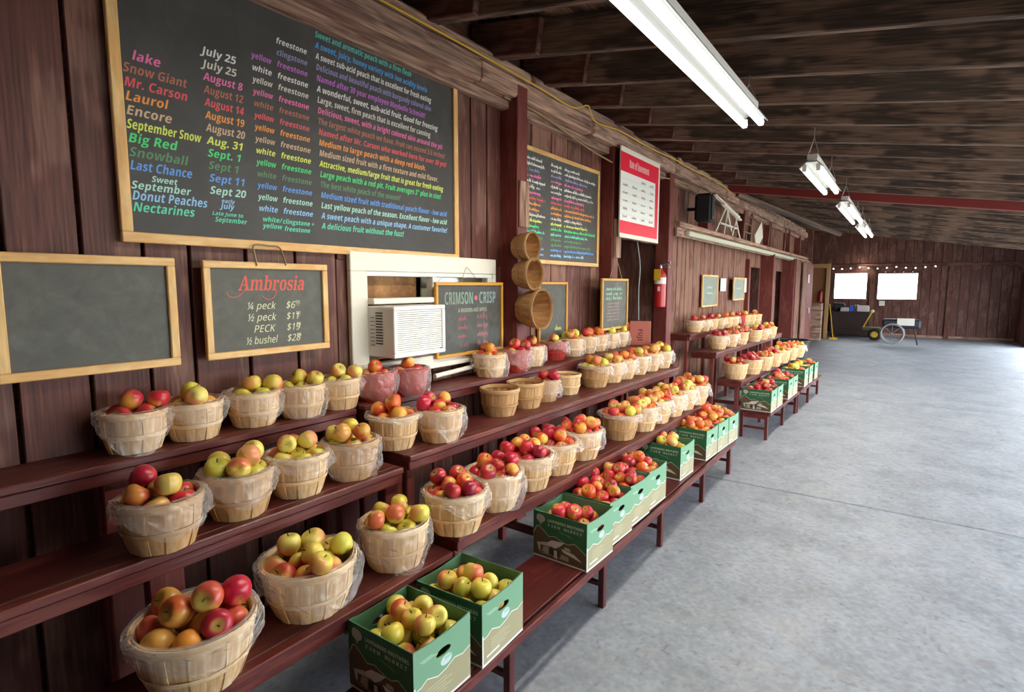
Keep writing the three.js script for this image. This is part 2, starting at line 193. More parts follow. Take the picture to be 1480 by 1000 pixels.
// ------------------------------------------------------------------ boards, posters and lettering
function canvasTex(w, h, draw) { const c = document.createElement('canvas'); c.width = w; c.height = h; const x = c.getContext('2d'); draw(x, w, h); const t = new THREE.CanvasTexture(c); t.colorSpace = THREE.SRGBColorSpace; t.anisotropy = 8; return t; }
function slate(x, w, h, base, seed) { x.fillStyle = base; x.fillRect(0, 0, w, h); const r = rng(seed); for (let i = 0; i < 260; i++) { x.fillStyle = `rgba(${r() > 0.5 ? '215,215,205' : '20,20,20'},${0.008 + r() * 0.02})`; const s = 10 + r() * h * 0.14; x.beginPath(); x.ellipse(r() * w, r() * h, s * (1 + r()), s * 0.4, r() * 3, 0, 7); x.fill(); } }
function scrawl(x, x0, y, len, size, color, seed) { // chalk handwriting too small to read
  const r = rng(seed); x.strokeStyle = color; x.lineWidth = Math.max(1.2, size * 0.17); x.lineJoin = x.lineCap = 'round'; let p = x0; x.beginPath(); let pen = false;
  while (p < x0 + len) { const step = size * (0.2 + r() * 0.16); if (r() < 0.13) { p += size * 0.35; pen = false; continue; } const up = r() < 0.22 ? 0.95 : 0.5, dn = r() < 0.1 ? 0.35 : 0; if (!pen) { x.moveTo(p, y); pen = true; } x.lineTo(p + step * 0.4, y - size * up * (0.7 + r() * 0.3)); x.lineTo(p + step, y + size * dn); p += step; } x.stroke();
}
// a framed chalkboard facing the aisle: z0 is its near end, z1 its far end
function chalkboard(label, z0, z1, y0, y1, x, fw, draw, px, frameMat = M.pine, extra) {
  const zc = (z0 + z1) / 2, yc = (y0 + y1) / 2, w = z0 - z1, h = y1 - y0, g = thing('chalkboard', label, 'chalkboard', [x, y0, zc]);
  const iw = w - 2 * fw, ih = h - 2 * fw; part(g, 'slate', board(0.008, ih + 0.004, iw + 0.004, 1, 0.001).translate(0, h / 2, 0), M.black);
  const face = part(g.children[0], 'written_face', new THREE.PlaneGeometry(iw, ih).rotateY(Math.PI / 2), std({ map: canvasTex(px, Math.round(px * ih / iw), draw), roughness: 0.62 }), [0.0048, h / 2, 0]);
  part(g, 'frame_rail', board(0.022, fw, w, 2, 0.003), frameMat, [0.006, fw / 2, 0]); part(g, 'frame_rail', board(0.022, fw, w, 2, 0.003), frameMat, [0.006, h - fw / 2, 0]);
  part(g, 'frame_stile', board(0.0215, h - 2 * fw, fw, 1, 0.003), frameMat, [0.006, h / 2, w / 2 - fw / 2]); part(g, 'frame_stile', board(0.0215, h - 2 * fw, fw, 1, 0.003), frameMat, [0.006, h / 2, -w / 2 + fw / 2]);
  if (extra) extra(g, w, h); return g;
}
const C = { white: '#e8e6e2', cream: '#d8d3c6', pink: '#ee6fa8', brown: '#b5694f', red: '#e8525a', orange: '#f0953c', tan: '#d3b08c', yellow: '#dbe85a', green: '#42d978', moss: '#568a5c', blue: '#5b9be8', mint: '#a9dccb', sky: '#8fc3ea', teal: '#57d6ab', purple: '#c86fd4', lav: '#9a94cc', cyan: '#45b6d6', aqua: '#54c0b4', azure: '#4aa4ea' };
chalkboard('large chalkboard of peach varieties in coloured chalk, framed in pale pine', -0.812, -2.602, 1.803, 2.968, -2.252, 0.037, (x, w, h) => {
  slate(x, w, h, '#413e3c', 3); const ppm = w / (2.602 - 0.812 - 0.074), Z = (z) => (-0.849 - z) * ppm, Y = (y) => (2.931 - y) * ppm;
  x.textBaseline = 'middle'; const put = (s, z, k, size, c, maxZ, dy = 0, al = 'left') => { if (!s) return; x.font = `italic bold ${size}px sans-serif`; x.fillStyle = c; x.textAlign = al; const m = x.measureText(s).width, wmax = maxZ * ppm, sc = Math.min(1, wmax / m); x.save(); x.translate(Z(z), Y(2.449 - 0.0473 * k) + dy); x.scale(sc, 1); x.fillText(s, 0, 0); x.restore(); };
  const rows = [
    [0, 'lake', 'August 8', 'yellow', 'freestone', 'Delicious, sweet, with a bright colored skin around the pit', C.pink], [1, 'Snow Giant', 'August 12', 'white', 'freestone', 'The largest white peach we have. Fruit can exceed 3.5 inches!', C.brown], [2, 'Mr. Carson', 'August 14', 'yellow', 'freestone', 'Named after Mr. Carson who worked here for over 30 yrs!', C.red], [3, 'Laurol', 'August 19', 'yellow', 'freestone', 'Medium to large peach with a deep red blush.', C.orange], [4, 'Encore', 'August 20', 'yellow', 'freestone', 'Medium sized fruit with a firm texture and mild flavor.', C.tan], [5, 'September Snow', 'Aug. 31', 'white', 'freestone', 'Attractive, medium/large fruit that is great for fresh eating', C.yellow], [6, 'Big Red', 'Sept. 1', 'yellow', 'freestone', 'Large peach with a red pit. Fruit averages 3" plus in size!', C.green], [7, 'Snowball', 'Sept 1', 'white', 'freestone', 'The best white peach of the season!', C.moss], [8, 'Last Chance', 'Sept 11', 'yellow', 'freestone', 'Medium sized fruit with traditional peach flavor - low acid', C.blue], [9, '', 'Sept 20', 'yellow', 'freestone', 'Last yellow peach of the season. Excellent flavor - low acid', C.mint], [10, 'Donut Peaches', '', 'white', 'freestone', 'A sweet peach with a unique shape. A customer favorite!', C.sky], [11, 'Nectarines', '', '', '', 'A delicious fruit without the fuzz!', C.teal],
    [-1, '', 'July 25', 'yellow', 'freestone', 'Large, sweet, firm peach that is excellent for canning', C.cream], [-2, '', 'July 25', 'white', 'freestone', 'A wonderful, sweet, sub-acid fruit. Good for freezing', C.white], [-3, '', '', 'yellow', 'freestone', 'Named after 30 year employee Maybelle Schmidt!', C.purple], [-4, '', '', '', 'clingstone', 'Delicious and beautiful peach with burgundy colored skin', C.lav], [-5, '', '', '', 'freestone', 'A sweet sub-acid peach that is excellent for fresh eating', C.white], [-6, '', '', '', '', 'A sweet, juicy, honey variety with low acidity levels', C.azure], [-7, '', '', '', '', 'Sweet and aromatic peach with a firm flesh', C.aqua], [-8, '', '', '', '', 'A sweet peach with a firm flesh', C.cyan]];
  const full = 60; const endZ = { '-8': 0.5, '-7': 0.6, '-6': 0.72, '-5': 0.75, '-4': 0.75, '-3': 0.7, '-2': 0.8, '-1': 0.74, 0: 0.84, 1: 0.86, 2: 0.87, 3: 0.7, 4: 0.8, 5: 0.84, 6: 0.82, 7: 0.5, 8: 0.87, 9: 0.87, 10: 0.87, 11: 0.52 };
  for (const [k, n, d, c1, c2, t, col] of rows) { put(n, -0.853 - (k === 0 ? 0.03 : 0), k + (k === 10 ? 0.15 : k === 8 ? -0.05 : 0), 54, col, k === 5 ? 0.25 : k === 10 ? 0.26 : 0.21); put(d, -1.125, k, 50, col, 0.155); put(c1, -1.325, k, 40, col, 0.088); put(c2, -1.438, k, 40, col, 0.15); put(t, -1.633, k, 46, col, endZ[k] ?? 0.8); }
  put('Sweet', -0.92, 8.78, 36, C.mint, 0.12); put('September', -0.853, 9.38, 46, C.mint, 0.2); put('early', -1.17, 9.75, 26, C.sky, 0.1); put('July', -1.165, 10.2, 36, C.sky, 0.1); put('Late June to', -1.13, 10.85, 26, C.teal, 0.13); put('September', -1.14, 11.35, 32, C.teal, 0.13); put('white/', -1.34, 10.9, 34, C.teal, 0.09); put('yellow', -1.34, 11.5, 34, C.teal, 0.09); put('clingstone +', -1.433, 10.95, 34, C.teal, 0.16); put('freestone', -1.44, 11.6, 34, C.teal, 0.13); put('flavor.', -2.12, -9.2, 44, C.white, 0.2);
}, 2048);
const cordLoop = (pts) => (g, w, h) => part(g, 'hanging_cord', tube(pts(w, h), 0.004, 30, 5), M.cord);
chalkboard('blank pine-framed chalkboard hanging beside the Ambrosia price board', -0.45, -0.967, 1.353, 1.752, -2.228, 0.03, (x, w, h) => slate(x, w, h, '#57564f', 8), 512);
chalkboard('Ambrosia price chalkboard hanging on cord under the large chalkboard', -1.064, -1.628, 1.358, 1.748, -2.224, 0.028, (x, w, h) => {
  slate(x, w, h, '#5c5b52', 9); x.textBaseline = 'middle'; x.fillStyle = '#e0594a'; x.strokeStyle = '#e0594a'; x.lineWidth = 5; x.lineCap = 'round'; x.font = `italic bold ${h * 0.25}px serif`; x.fillText('Ambrosia', w * 0.22, h * 0.18, w * 0.6);
  x.beginPath(); x.moveTo(w * 0.3, h * 0.2); x.bezierCurveTo(w * 0.26, h * 0.36, w * 0.13, h * 0.4, w * 0.13, h * 0.28); x.stroke(); x.beginPath(); x.moveTo(w * 0.55, h * 0.27); x.bezierCurveTo(w * 0.56, h * 0.38, w * 0.46, h * 0.42, w * 0.43, h * 0.34); x.stroke();
  x.fillStyle = '#d6d8ae'; [['¼ peck', '$6', 0.28], ['½ peck', '$11', 0.28], ['PECK', '$19', 0.33], ['½ bushel', '$28', 0.26]].forEach(([a, b, fx], i) => { const y = h * (0.46 + i * 0.145); x.font = `italic ${h * 0.125}px sans-serif`; x.fillText(a, w * fx, y, w * 0.28); x.fillText(b, w * 0.63, y, w * 0.13); x.font = `${h * 0.06}px sans-serif`; x.fillText('00', w * 0.73, y - h * 0.035); x.fillRect(w * 0.73, y + h * 0.005, w * 0.04, 2); });
}, 900, M.pine, (g, w, h) => { part(g, 'hanging_cord', tube([[0.02, h - 0.015, 0.065], [0.012, h + 0.03, 0.068], [0.004, h + 0.068, 0.066], [0.004, h + 0.07, 0.0], [0.004, h + 0.066, -0.05], [0.012, h + 0.03, -0.062], [0.02, h - 0.01, -0.068]], 0.004, 40, 5), M.cord); });
chalkboard('orange-framed Crimson Crisp chalkboard leaning against the white window', -2.325, -2.97, 1.228, 1.672, -2.19, 0.02, (x, w, h) => {
  slate(x, w, h, '#4a4a46', 10); x.textBaseline = 'middle'; const g2 = x.createLinearGradient(0, 0, w, 0); g2.addColorStop(0, '#7d8872'); g2.addColorStop(0.5, '#7b9a88'); g2.addColorStop(1, '#85989c'); x.fillStyle = g2; x.font = `bold ${h * 0.2}px sans-serif`; x.save(); x.translate(w * 0.1, h * 0.19); x.scale(1, 1.25); x.fillText('CRIMSON', 0, 0, w * 0.44); x.fillText('CRISP', w * 0.53, 0, w * 0.29); x.restore(); x.fillStyle = '#e05c60'; x.beginPath(); x.arc(w * 0.58, h * 0.19, h * 0.035, 0, 7); x.fill();
  x.fillStyle = '#9c9c8a'; x.font = `bold ${h * 0.085}px sans-serif`; x.fillText('A MODERN AGE APPLE', w * 0.3, h * 0.37, w * 0.46); for (let i = 0; i < 4; i++) { scrawl(x, w * 0.3, h * (0.52 + i * 0.13), w * 0.13, h * 0.08, '#8d4c50', 60 + i); scrawl(x, w * 0.6, h * (0.5 + i * 0.14), w * 0.16, h * 0.1, '#8d5a5c', 70 + i); }
}, 700, std({ color: 0xcf9434, roughness: 0.55 }), (g, w, h) => part(g, 'hanging_cord', tube([[0.005, h, 0.09], [-0.02, h + 0.06, 0.03], [-0.03, h + 0.09, 0.0], [-0.02, h + 0.05, -0.05], [0.005, h - 0.02, -0.09]], 0.002, 24, 4), M.cord));
chalkboard('second variety chalkboard with coloured rows, half hidden by the post', -3.22, -4.478, 1.815, 2.637, -2.25, 0.03, (x, w, h) => {
  slate(x, w, h, '#4d4b48', 12); const cols = ['white', 'white', 'lav', 'pink', 'white', 'cream', 'pink', 'red', 'orange', 'orange', 'cream', 'yellow', 'green', 'teal', 'moss', 'moss', 'blue', 'sky'];
  cols.forEach((c, i) => { const y = h * (0.075 + i * 0.052), s = h * 0.034; scrawl(x, w * 0.05, y, w * (0.2 + 0.04 * Math.sin(i * 2)), s, C[c], 100 + i); scrawl(x, w * 0.36, y, w * 0.13, s, C[c], 140 + i); scrawl(x, w * 0.53, y, w * (i ? 0.34 + 0.1 * Math.sin(i * 1.7) : 0.2), s, C[c], 180 + i); });
}, 1024);
chalkboard('small dark chalkboard behind the largest hanging basket', -3.5, -3.93, 1.22, 1.68, -2.245, 0.02, (x, w, h) => { slate(x, w, h, '#4b4b46', 14); scrawl(x, w * 0.5, h * 0.85, w * 0.3, h * 0.12, '#a8b04c', 3); }, 400, std({ color: 0xcf9434, roughness: 0.55 }));
{ const a = onX(871, 402, -2.11), b = onX(907, 470, -2.11);
  chalkboard('small chalkboard with green heading hanging on the red post', a.z, b.z, b.y - 0.02, a.y, -2.125, 0.022, (x, w, h) => { slate(x, w, h, '#575650', 15); for (let i = 0; i < 3; i++) scrawl(x, w * 0.15, h * (0.2 + i * 0.1), w * 0.65, h * 0.1, '#79a184', 20 + i); for (let i = 0; i < 6; i++) scrawl(x, w * 0.2, h * (0.5 + i * 0.07), w * 0.5, h * 0.05, '#8c726a', 30 + i); }, 256, std({ color: 0xc99a48, roughness: 0.55 }), (g, w, h) => part(g, 'hanging_cord', tube([[0.01, h, 0.12], [0.012, h + 0.1, 0.07], [0.012, h + 0.2, 0.04], [0.012, h + 0.1, -0.06], [0.01, h, -0.13]], 0.004, 24, 4), M.cord)); }
chalkboard('faded green chalkboard on the far plank wall', -7.56, -8.3, 1.36, 1.8, -2.24, 0.025, (x, w, h) => { slate(x, w, h, '#7f8c80', 16); scrawl(x, w * 0.3, h * 0.4, w * 0.4, h * 0.1, '#a8b5aa', 4); scrawl(x, w * 0.3, h * 0.6, w * 0.4, h * 0.08, '#a8b5aa', 5); }, 256);
chalkboard('faded green chalkboard beside the far doorway', -9.05, -9.75, 1.42, 1.78, -2.2, 0.025, (x, w, h) => { slate(x, w, h, '#8a948a', 17); scrawl(x, w * 0.3, h * 0.5, w * 0.4, h * 0.1, '#b0b8ac', 6); }, 256);
{ const n = single('paper_notice', span(-2.245, -2.24, 1.57, 1.76, -8.5, -8.8, 1, 0.001), M.paper, 'pale two-part paper notice between the far green chalkboards', 'notice'); single('paper_notice', span(-2.235, -2.23, 1.54, 1.78, -9.83, -10.08, 1, 0.001), std({ color: 0xf2efe8, roughness: 0.8 }), 'white paper notice beside the far doorway frame', 'notice'); }
// red poster with a white table
{ const g = thing('poster', 'red poster with a white printed table on the posts', 'poster', [-2.095, 2.09, -5.05]); const w = 0.93, h = 0.76;
  part(g, 'poster_sheet', board(0.012, h, w, 1, 0.001).translate(0, h / 2, 0), std({ color: 0xece4d8, roughness: 0.6 }));
  part(g, 'printed_face', new THREE.PlaneGeometry(w, h).rotateY(Math.PI / 2), std({ roughness: 0.5, map: canvasTex(900, 736, (x, W, H) => { x.fillStyle = '#efe7da'; x.fillRect(0, 0, W, H); x.fillStyle = '#ee0a38'; x.fillRect(0, H * 0.045, W * 0.965, H * 0.92); x.fillStyle = '#f6f6f0'; x.fillRect(0, H * 0.26, W * 0.88, H * 0.56); x.fillStyle = '#f0d8d2'; x.textBaseline = 'middle'; x.font = `bold ${H * 0.12}px serif`; x.fillText('Rate of Assessment', W * 0.2, H * 0.15, W * 0.5); x.strokeStyle = '#d9d9d2'; x.lineWidth = 3; for (let i = 1; i < 7; i++) { x.beginPath(); x.moveTo(0, H * (0.26 + i * 0.08)); x.lineTo(W * 0.88, H * (0.26 + i * 0.08)); x.stroke(); } for (let i = 0; i < 6; i++) for (let j = 0; j < 4; j++) if (i || j > 1) scrawl(x, W * (0.06 + j * 0.22), H * (0.325 + i * 0.09), W * 0.1, H * 0.035, '#8b8b84', 300 + i * 7 + j); }) }), [0.0068, h / 2, 0]);
  part(g, 'top_strip', board(0.016, 0.025, w, 2), M.white, [0.002, h, 0]); part(g, 'bottom_strip', board(0.016, 0.025, w, 2), M.white, [0.002, 0, 0]);
  single('mounting_board', board(0.03, 0.34, 0.1, 1), M.beam[0], 'short grey board nailed to post below the red poster', 'board', [-2.138, 2.07, -4.65]);
  single('hanging_cable', tube([[-2.2, 2.08, -5.25], [-2.2, 1.85, -5.33], [-2.22, 1.6, -5.36], [-2.23, 1.3, -5.4]], 0.008, 24, 5), M.grey, 'grey cable hanging below the red poster', 'cable'); single('hanging_cable', tube([[-2.28, 2.08, -5.0], [-2.3, 1.9, -4.92], [-2.32, 1.7, -4.98], [-2.33, 1.62, -5.08]], 0.006, 24, 5), M.grey, 'thin looped cable in the dark recess', 'cable'); }
// FUJI board at the end of the top shelf
{ const g = thing('variety_sign', 'pink-brown wooden sign with sideways FUJI lettering on top shelf', 'sign', (() => { const p = onY(926, 499, 1.094); return [Math.max(p.x, -2.14), 1.094, Math.max(p.z, -4.9)]; })(), 0.45); part(g, 'sign_board', board(0.19, 0.23, 0.02, 1), std({ color: 0xb5685a, roughness: 0.7 }), [0, 0.115, 0]);
  part(g, 'lettering', new THREE.PlaneGeometry(0.16, 0.18), std({ roughness: 0.7, map: canvasTex(128, 144, (x, W, H) => { x.fillStyle = '#b5685a'; x.fillRect(0, 0, W, H); x.translate(W / 2, H / 2); x.rotate(Math.PI / 2); x.fillStyle = '#5b2c26'; x.font = 'bold 46px sans-serif'; x.textAlign = 'center'; x.textBaseline = 'middle'; x.fillText('FUJI', 0, 0); }) }), [0, 0.1, 0.0105]); }

// ------------------------------------------------------------------ white window with air conditioner
{ const w = structure('window_1', 'white-framed sliding window in the plank wall'); const X0 = -2.262, X1 = -2.232;
  part(w, 'header', span(X0, X1, 1.725, 1.822, -1.778, -2.968, 2), M.white); part(w, 'jamb', span(X0, X1, 1.22, 1.725, -1.778, -1.885, 1), M.white); part(w, 'jamb', span(X0, X1, 1.22, 1.725, -2.935, -2.968, 1), M.white); part(w, 'sill', span(X0, -2.2, 1.175, 1.25, -1.778, -2.968, 2), M.white);
  part(w, 'sash_rail', span(X0 - 0.03, X1 - 0.008, 1.7, 1.725, -1.885, -2.935, 2), M.plastic); part(w, 'sash_stile', span(X0 - 0.03, X1 - 0.005, 1.25, 1.7, -2.365, -2.4, 1), M.plastic); part(w, 'sash_stile', span(X0 - 0.03, X1 - 0.005, 1.25, 1.7, -2.885, -2.935, 1), M.plastic);
  part(w, 'plywood', span(-2.335, -2.325, 1.25, 1.74, -1.85, -2.32, 1), wood(woodTex(333, [168, 122, 72], [134, 92, 50], 0.45, 0.14, 256, 256, 0.5, 0.5), 0xffffff, 0.7, 0.0003)); part(w, 'pane', span(-2.284, -2.28, 1.25, 1.7, -2.4, -2.885, 1, 0.001), M.glass); part(w, 'inner_blind', span(-2.36, -2.35, 1.2, 1.78, -2.385, -2.96, 1), std({ color: 0xb7b79a, roughness: 0.8 }));
  part(w, 'filler_rail', span(-2.29, -2.19, 1.556, 1.586, -1.885, -2.4, 2), M.white);
  const g = thing('air_conditioner', 'white window air conditioner with slatted front grille', 'appliance', [-2.22, 1.29, -2.066]), W = 0.37, H = 0.258, D = 0.215;
  part(g, 'casing', board(D - 0.03, H, W, 1, 0.006), M.plastic, [(D - 0.03) / 2 - 0.02, H / 2, 0]); const fx = D - 0.05;
  part(g, 'front_bezel', board(0.03, 0.022, W + 0.004, 2), M.plastic, [fx, 0.011, 0]); part(g, 'front_bezel', board(0.03, 0.022, W + 0.004, 2), M.plastic, [fx, H - 0.011, 0]); for (const s of [-1, 1]) part(g, 'front_bezel', board(0.03, H - 0.044, 0.024, 1), M.plastic, [fx, H / 2, s * (W / 2 - 0.01)]);
  part(g, 'grille_back', board(0.006, H - 0.05, W - 0.05, 1, 0.001), M.grey, [fx - 0.01, H / 2, 0]); for (let i = 0; i < 20; i++) part(g, 'louvre', board(0.016, 0.0075, W - 0.046, 2, 0.002).rotateZ(0.5), M.plastic, [fx + 0.002, 0.03 + i * 0.0104, 0]);
  for (let i = 0; i < 12; i++) part(g, 'side_vent', board(0.05, 0.006, 0.004, 0, 0.001), M.black, [0.07, 0.07 + i * 0.014, W / 2 + 0.001]); for (let i = 0; i < 8; i++) part(g, 'side_vent', board(0.03, 0.005, 0.004, 0, 0.001), M.grey, [0.02, 0.06 + i * 0.02, W / 2 + 0.001]);
  single('drain_pipe', merge([rod([-2.17, 1.135, -2.3], [-2.17, 1.16, -2.86], 0.014), rod([-2.17, 1.16, -2.86], [-2.17, 1.1, -2.86], 0.014), new THREE.SphereGeometry(0.017, 10, 8).translate(-2.17, 1.16, -2.86)]), M.white, 'white plastic pipe along the wall below the window', 'pipe'); single('drain_pipe', rod([-2.15, 0.92, -2.72], [-2.15, 1.04, -2.72], 0.014), M.white, 'short upright white pipe behind the empty baskets', 'pipe'); }

// ------------------------------------------------------------------ stepped stands and benches
const YAW = -1.9 * D2R;
// a three-tier stand: local origin = front of the low tier at the near end, running to local -z
function stand(label, x, z, len, hs, yaw, legW) {
  const g = thing('display_stand', label, 'stand', [x, 0, z], yaw), fronts = [0, -0.28, -0.582], depth = [0.268, 0.292, 0.235], T = 0.026, R = 0.062;
  hs.forEach((h, i) => { const f = fronts[i], b = f - depth[i];
    part(g, 'shelf_board', span(b, f - 0.045, h - T, h, 0, -len, 2, 0.003), M.shelfTop); part(g, 'front_board', span(f - 0.043, f, h - T, h + 0.001, 0, -len, 2, 0.004), M.shelf); part(g, 'front_rail', span(f - 0.03, f - 0.008, h - T - R + 0.02, h - T - 0.001, -0.002, -len + 0.002, 2, 0.003), M.shelf); part(g, 'end_rail', span(b, f - 0.032, h - T - R + 0.012, h - T - 0.001, -0.002, -0.026, 0, 0.003), M.shelf); part(g, 'end_rail', span(b, f - 0.032, h - T - R + 0.012, h - T - 0.001, -len + 0.026, -len + 0.002, 0, 0.003), M.shelf);
    const n = Math.max(2, Math.round(len / 1.02) + 1); for (let k = 0; k < n; k++) { const zz = -0.03 - (len - 0.06) * k / (n - 1); const rc = i === 0 && k > 0 ? 0.11 : 0; part(g, 'leg', span(f - 0.075 - rc, f - 0.033 - rc, 0, h - T - 0.001, zz + legW / 2, zz - legW / 2, 1, 0.004), M.post); } });
  const n = Math.round(len / 1.02) + 1; for (let k = 0; k < n; k++) { const zz = -0.03 - (len - 0.06) * k / (n - 1); part(g, 'back_leg', span(fronts[2] - depth[2] + 0.002, fronts[2] - depth[2] + 0.042, 0, hs[2] - T - 0.001, zz + 0.02, zz - 0.02, 1), M.post); part(g, 'foot_rail', span(fronts[2] - 0.15, -0.08, 0.12, 0.165, zz + 0.062, zz + 0.028, 0), M.shelf); }
  return g;
}
stand('short lower three-step display stand holding yellow apple baskets', -1.453, 0.25, 1.885, [0.562, 0.865, 1.085], 0, 0.1);
stand('long three-step display stand under the window and hanging baskets', -1.448, -1.662, 3.34, [0.614, 0.905, 1.092], -1.2 * D2R, 0.045);
stand('three-step display stand against the far plank wall', -1.402, -6.317, 3.35, [0.614, 0.905, 1.092], YAW, 0.045);
function bench(label, x, z, len, h, legs, yaw = 0) { const g = thing('bench', label, 'bench', [x, 0, z], yaw), W = 0.31; part(g, 'bench_top', span(-W, -0.036, h - 0.024, h, 0, -len, 2, 0.003), M.bench); part(g, 'front_strip', span(-0.024, 0, h - 0.04, h - 0.002, 0, -len, 2, 0.004), M.bench); part(g, 'spacer', span(-0.2, -0.025, h - 0.05, h - 0.025, -0.02, -0.05, 0), M.bench);
  for (const lz of legs) { part(g, 'leg', span(-0.058, -0.026, 0, h - 0.025, lz + 0.02, lz - 0.016, 1, 0.003), M.bench); part(g, 'leg', span(-W, -W + 0.034, 0, h - 0.025, lz + 0.02, lz - 0.016, 1, 0.003), M.bench); part(g, 'cross_brace', span(-W + 0.035, -0.059, 0.11, 0.135, lz + 0.012, lz - 0.008, 0, 0.002), M.bench); part(g, 'apron', span(-W + 0.035, -0.059, h - 0.075, h - 0.025, lz + 0.012, lz - 0.008, 0, 0.002), M.bench); } return g; }
bench('long dark red bench carrying green cartons in front of the near stands', -1.14, -0.7, 4.33, 0.3, [-0.06, -0.95, -1.775, -2.6, -3.49, -4.27]);
bench('first dark red bench carrying cartons before the far stand', -1.092, -6.3, 1.6, 0.3, [-0.02, -0.82, -1.58], YAW);
bench('last dark red bench carrying cartons before the far stand', -1.03, -7.93, 1.62, 0.3, [-0.02, -0.8, -1.59], YAW);

// ------------------------------------------------------------------ apples
function appleGeo(seed, kind) {
  const r = rng(seed), prof = [], N = 14; for (let i = 0; i <= N; i++) { const t = i / N * Math.PI, s = Math.sin(t), c = Math.cos(t); const rad = Math.pow(s, 0.82) * (1 + 0.09 * c), y = c * 0.93 - 0.24 * Math.exp(-Math.pow(s / 0.3, 2)) * (c > 0 ? 1 : -0.75); prof.push(new THREE.Vector2(Math.max(0.0001, rad), y)); }
  const g = new THREE.LatheGeometry(prof.reverse(), 20), p = g.attributes.position, n1 = pnoise(seed, 8, 8), n2 = pnoise(seed + 1, 40, 6), col = new Float32Array(p.count * 3), tx = (r() - 0.5) * 0.14, blush = V(r() - 0.5, (r() - 0.5) * 0.7, r() - 0.5).normalize();
  const S = (h) => new THREE.Color(h), pal = { yellow: [[S(0xe2cf4e), S(0xe0a054), -0.2], [S(0xd6cd50), S(0xd4a04a), -0.35], [S(0xe6d468), S(0xe0905c), 0.1], [S(0xe0c456), S(0xd87048), 0.05]], red: [[S(0xc0203a), S(0xe0a040), -0.45], [S(0xb01c34), S(0xd84a3c), -0.1], [S(0xcc2c38), S(0xe8b04a), -0.2], [S(0x9c1a30), S(0xc83a3c), -0.2]], blush: [[S(0xdca246), S(0xd4503c), 0.35], [S(0xe0ab58), S(0xd86a44), 0.6], [S(0xd88a3c), S(0xc63a34), 0.5], [S(0xd9b85a), S(0xcc5540), 0.3]], orange: [[S(0xd84a24), S(0xf09a3a), -0.1], [S(0xe05a28), S(0xf0b04a), 0.0], [S(0xd23a28), S(0xe88a3a), 0.1], [S(0xe06a30), S(0xf2b858), 0.2]] }[kind][seed % 4];
  for (let i = 0; i < p.count; i++) { let x = p.getX(i), y = p.getY(i), z = p.getZ(i); const a = Math.atan2(z, x), lob = 1 + 0.025 * Math.cos(5 * a) * Math.max(0, -y); x = x * lob + tx * y; z *= lob; const L = Math.hypot(x, y, z) || 1; const d = (x * blush.x + y * blush.y + z * blush.z) / L; p.setXYZ(i, x, y, z);
    const st = n2((a / 6.283 + 0.5) * 40, y * 2 + 3) - 0.5, bl = n1((a / 6.283 + 0.5) * 8, y * 2 + 4) - 0.5; const t = sst(-0.35, 0.55, d + pal[2] - 0.25 + st * 0.5 + bl * 0.9), near = Math.hypot(x, z) < 0.4 && Math.abs(y) > 0.5 ? 0.5 : 0; const c = pal[0].clone().lerp(pal[1], t); if (near) c.lerp(new THREE.Color(0xb8ae48), y > 0 ? 0.55 : 0.25); col.set([c.r, c.g, c.b], i * 3); }
  g.setAttribute('color', new THREE.BufferAttribute(col, 3)); g.computeVertexNormals(); return g;
}
const appleMat = new THREE.MeshPhysicalMaterial({ vertexColors: true, roughness: 0.34, clearcoat: 0.15, clearcoatRoughness: 0.3 }), APPLES = {};
for (const k of ['yellow', 'red', 'blush', 'orange']) APPLES[k] = [0, 1, 2, 3].map((i) => appleGeo(200 + i, k));
const stemGeo = tube([[0, 0.62, 0], [0.03, 0.85, 0.02], [0.1, 1.02, 0.04]], 0.05, 5, 5);
// spheres settled into a container: shape(p, r) pushes a sphere back inside
function settle(n, r0, seed, shape, spread, y0) {
  const r = rng(seed), P = []; for (let i = 0; i < n; i++) P.push({ p: V((r() - 0.5) * spread[0], y0 + (i / n) * 0.12 + r() * 0.02, (r() - 0.5) * spread[1]), r: r0 * (0.93 + r() * 0.14) });
  for (let it = 0; it < 420; it++) { const grav = it < 330 ? 0.0011 : 0.0003; for (const a of P) { a.p.y -= grav; const h = Math.hypot(a.p.x, a.p.z); if (h > 0.001) { a.p.x -= a.p.x / h * grav * 0.25; a.p.z -= a.p.z / h * grav * 0.25; } }
    for (let s = 0; s < 3; s++) { for (let i = 0; i < n; i++) for (let j = i + 1; j < n; j++) { const a = P[i], b = P[j], d = b.p.clone().sub(a.p), L = d.length() || 1e-4, o = (a.r + b.r) * 0.985 - L; if (o > 0) { d.multiplyScalar(o * 0.5 / L); a.p.sub(d); b.p.add(d); } } for (const a of P) shape(a.p, a.r); } }
  return P;
}
const KN = { yellow: ['yellow_apple', 'yellow apple'], red: ['red_apple', 'red apple'], blush: ['blush_apple', 'yellow and red blushed apple'], orange: ['orange_apple', 'orange-red apple'] };
const farApples = [];
function fill(origin, turn, heap, kinds, ref, group, far, seed) { const r = rng(seed * 7 + 3);
  for (const { p, r: rad } of heap) { const k = kinds[Math.floor(r() * kinds.length)], v = Math.floor(r() * 4), q = p.clone().applyAxisAngle(V(0, 1, 0), turn).add(origin), e = new THREE.Euler((r() - 0.5) * 2.4, r() * 6.3, (r() - 0.5) * 2.4);
    if (far) { farApples.push({ q, e, rad, k, v }); continue; }
    const m = single(KN[k][0], APPLES[k][v], appleMat, `${KN[k][1]} heaped in ${ref}`, 'apple', [q.x, q.y, q.z], `${KN[k][1]}s in ${group}`); m.scale.setScalar(rad); m.rotation.copy(e); part(m, 'stem', stemGeo, M.stem); } }

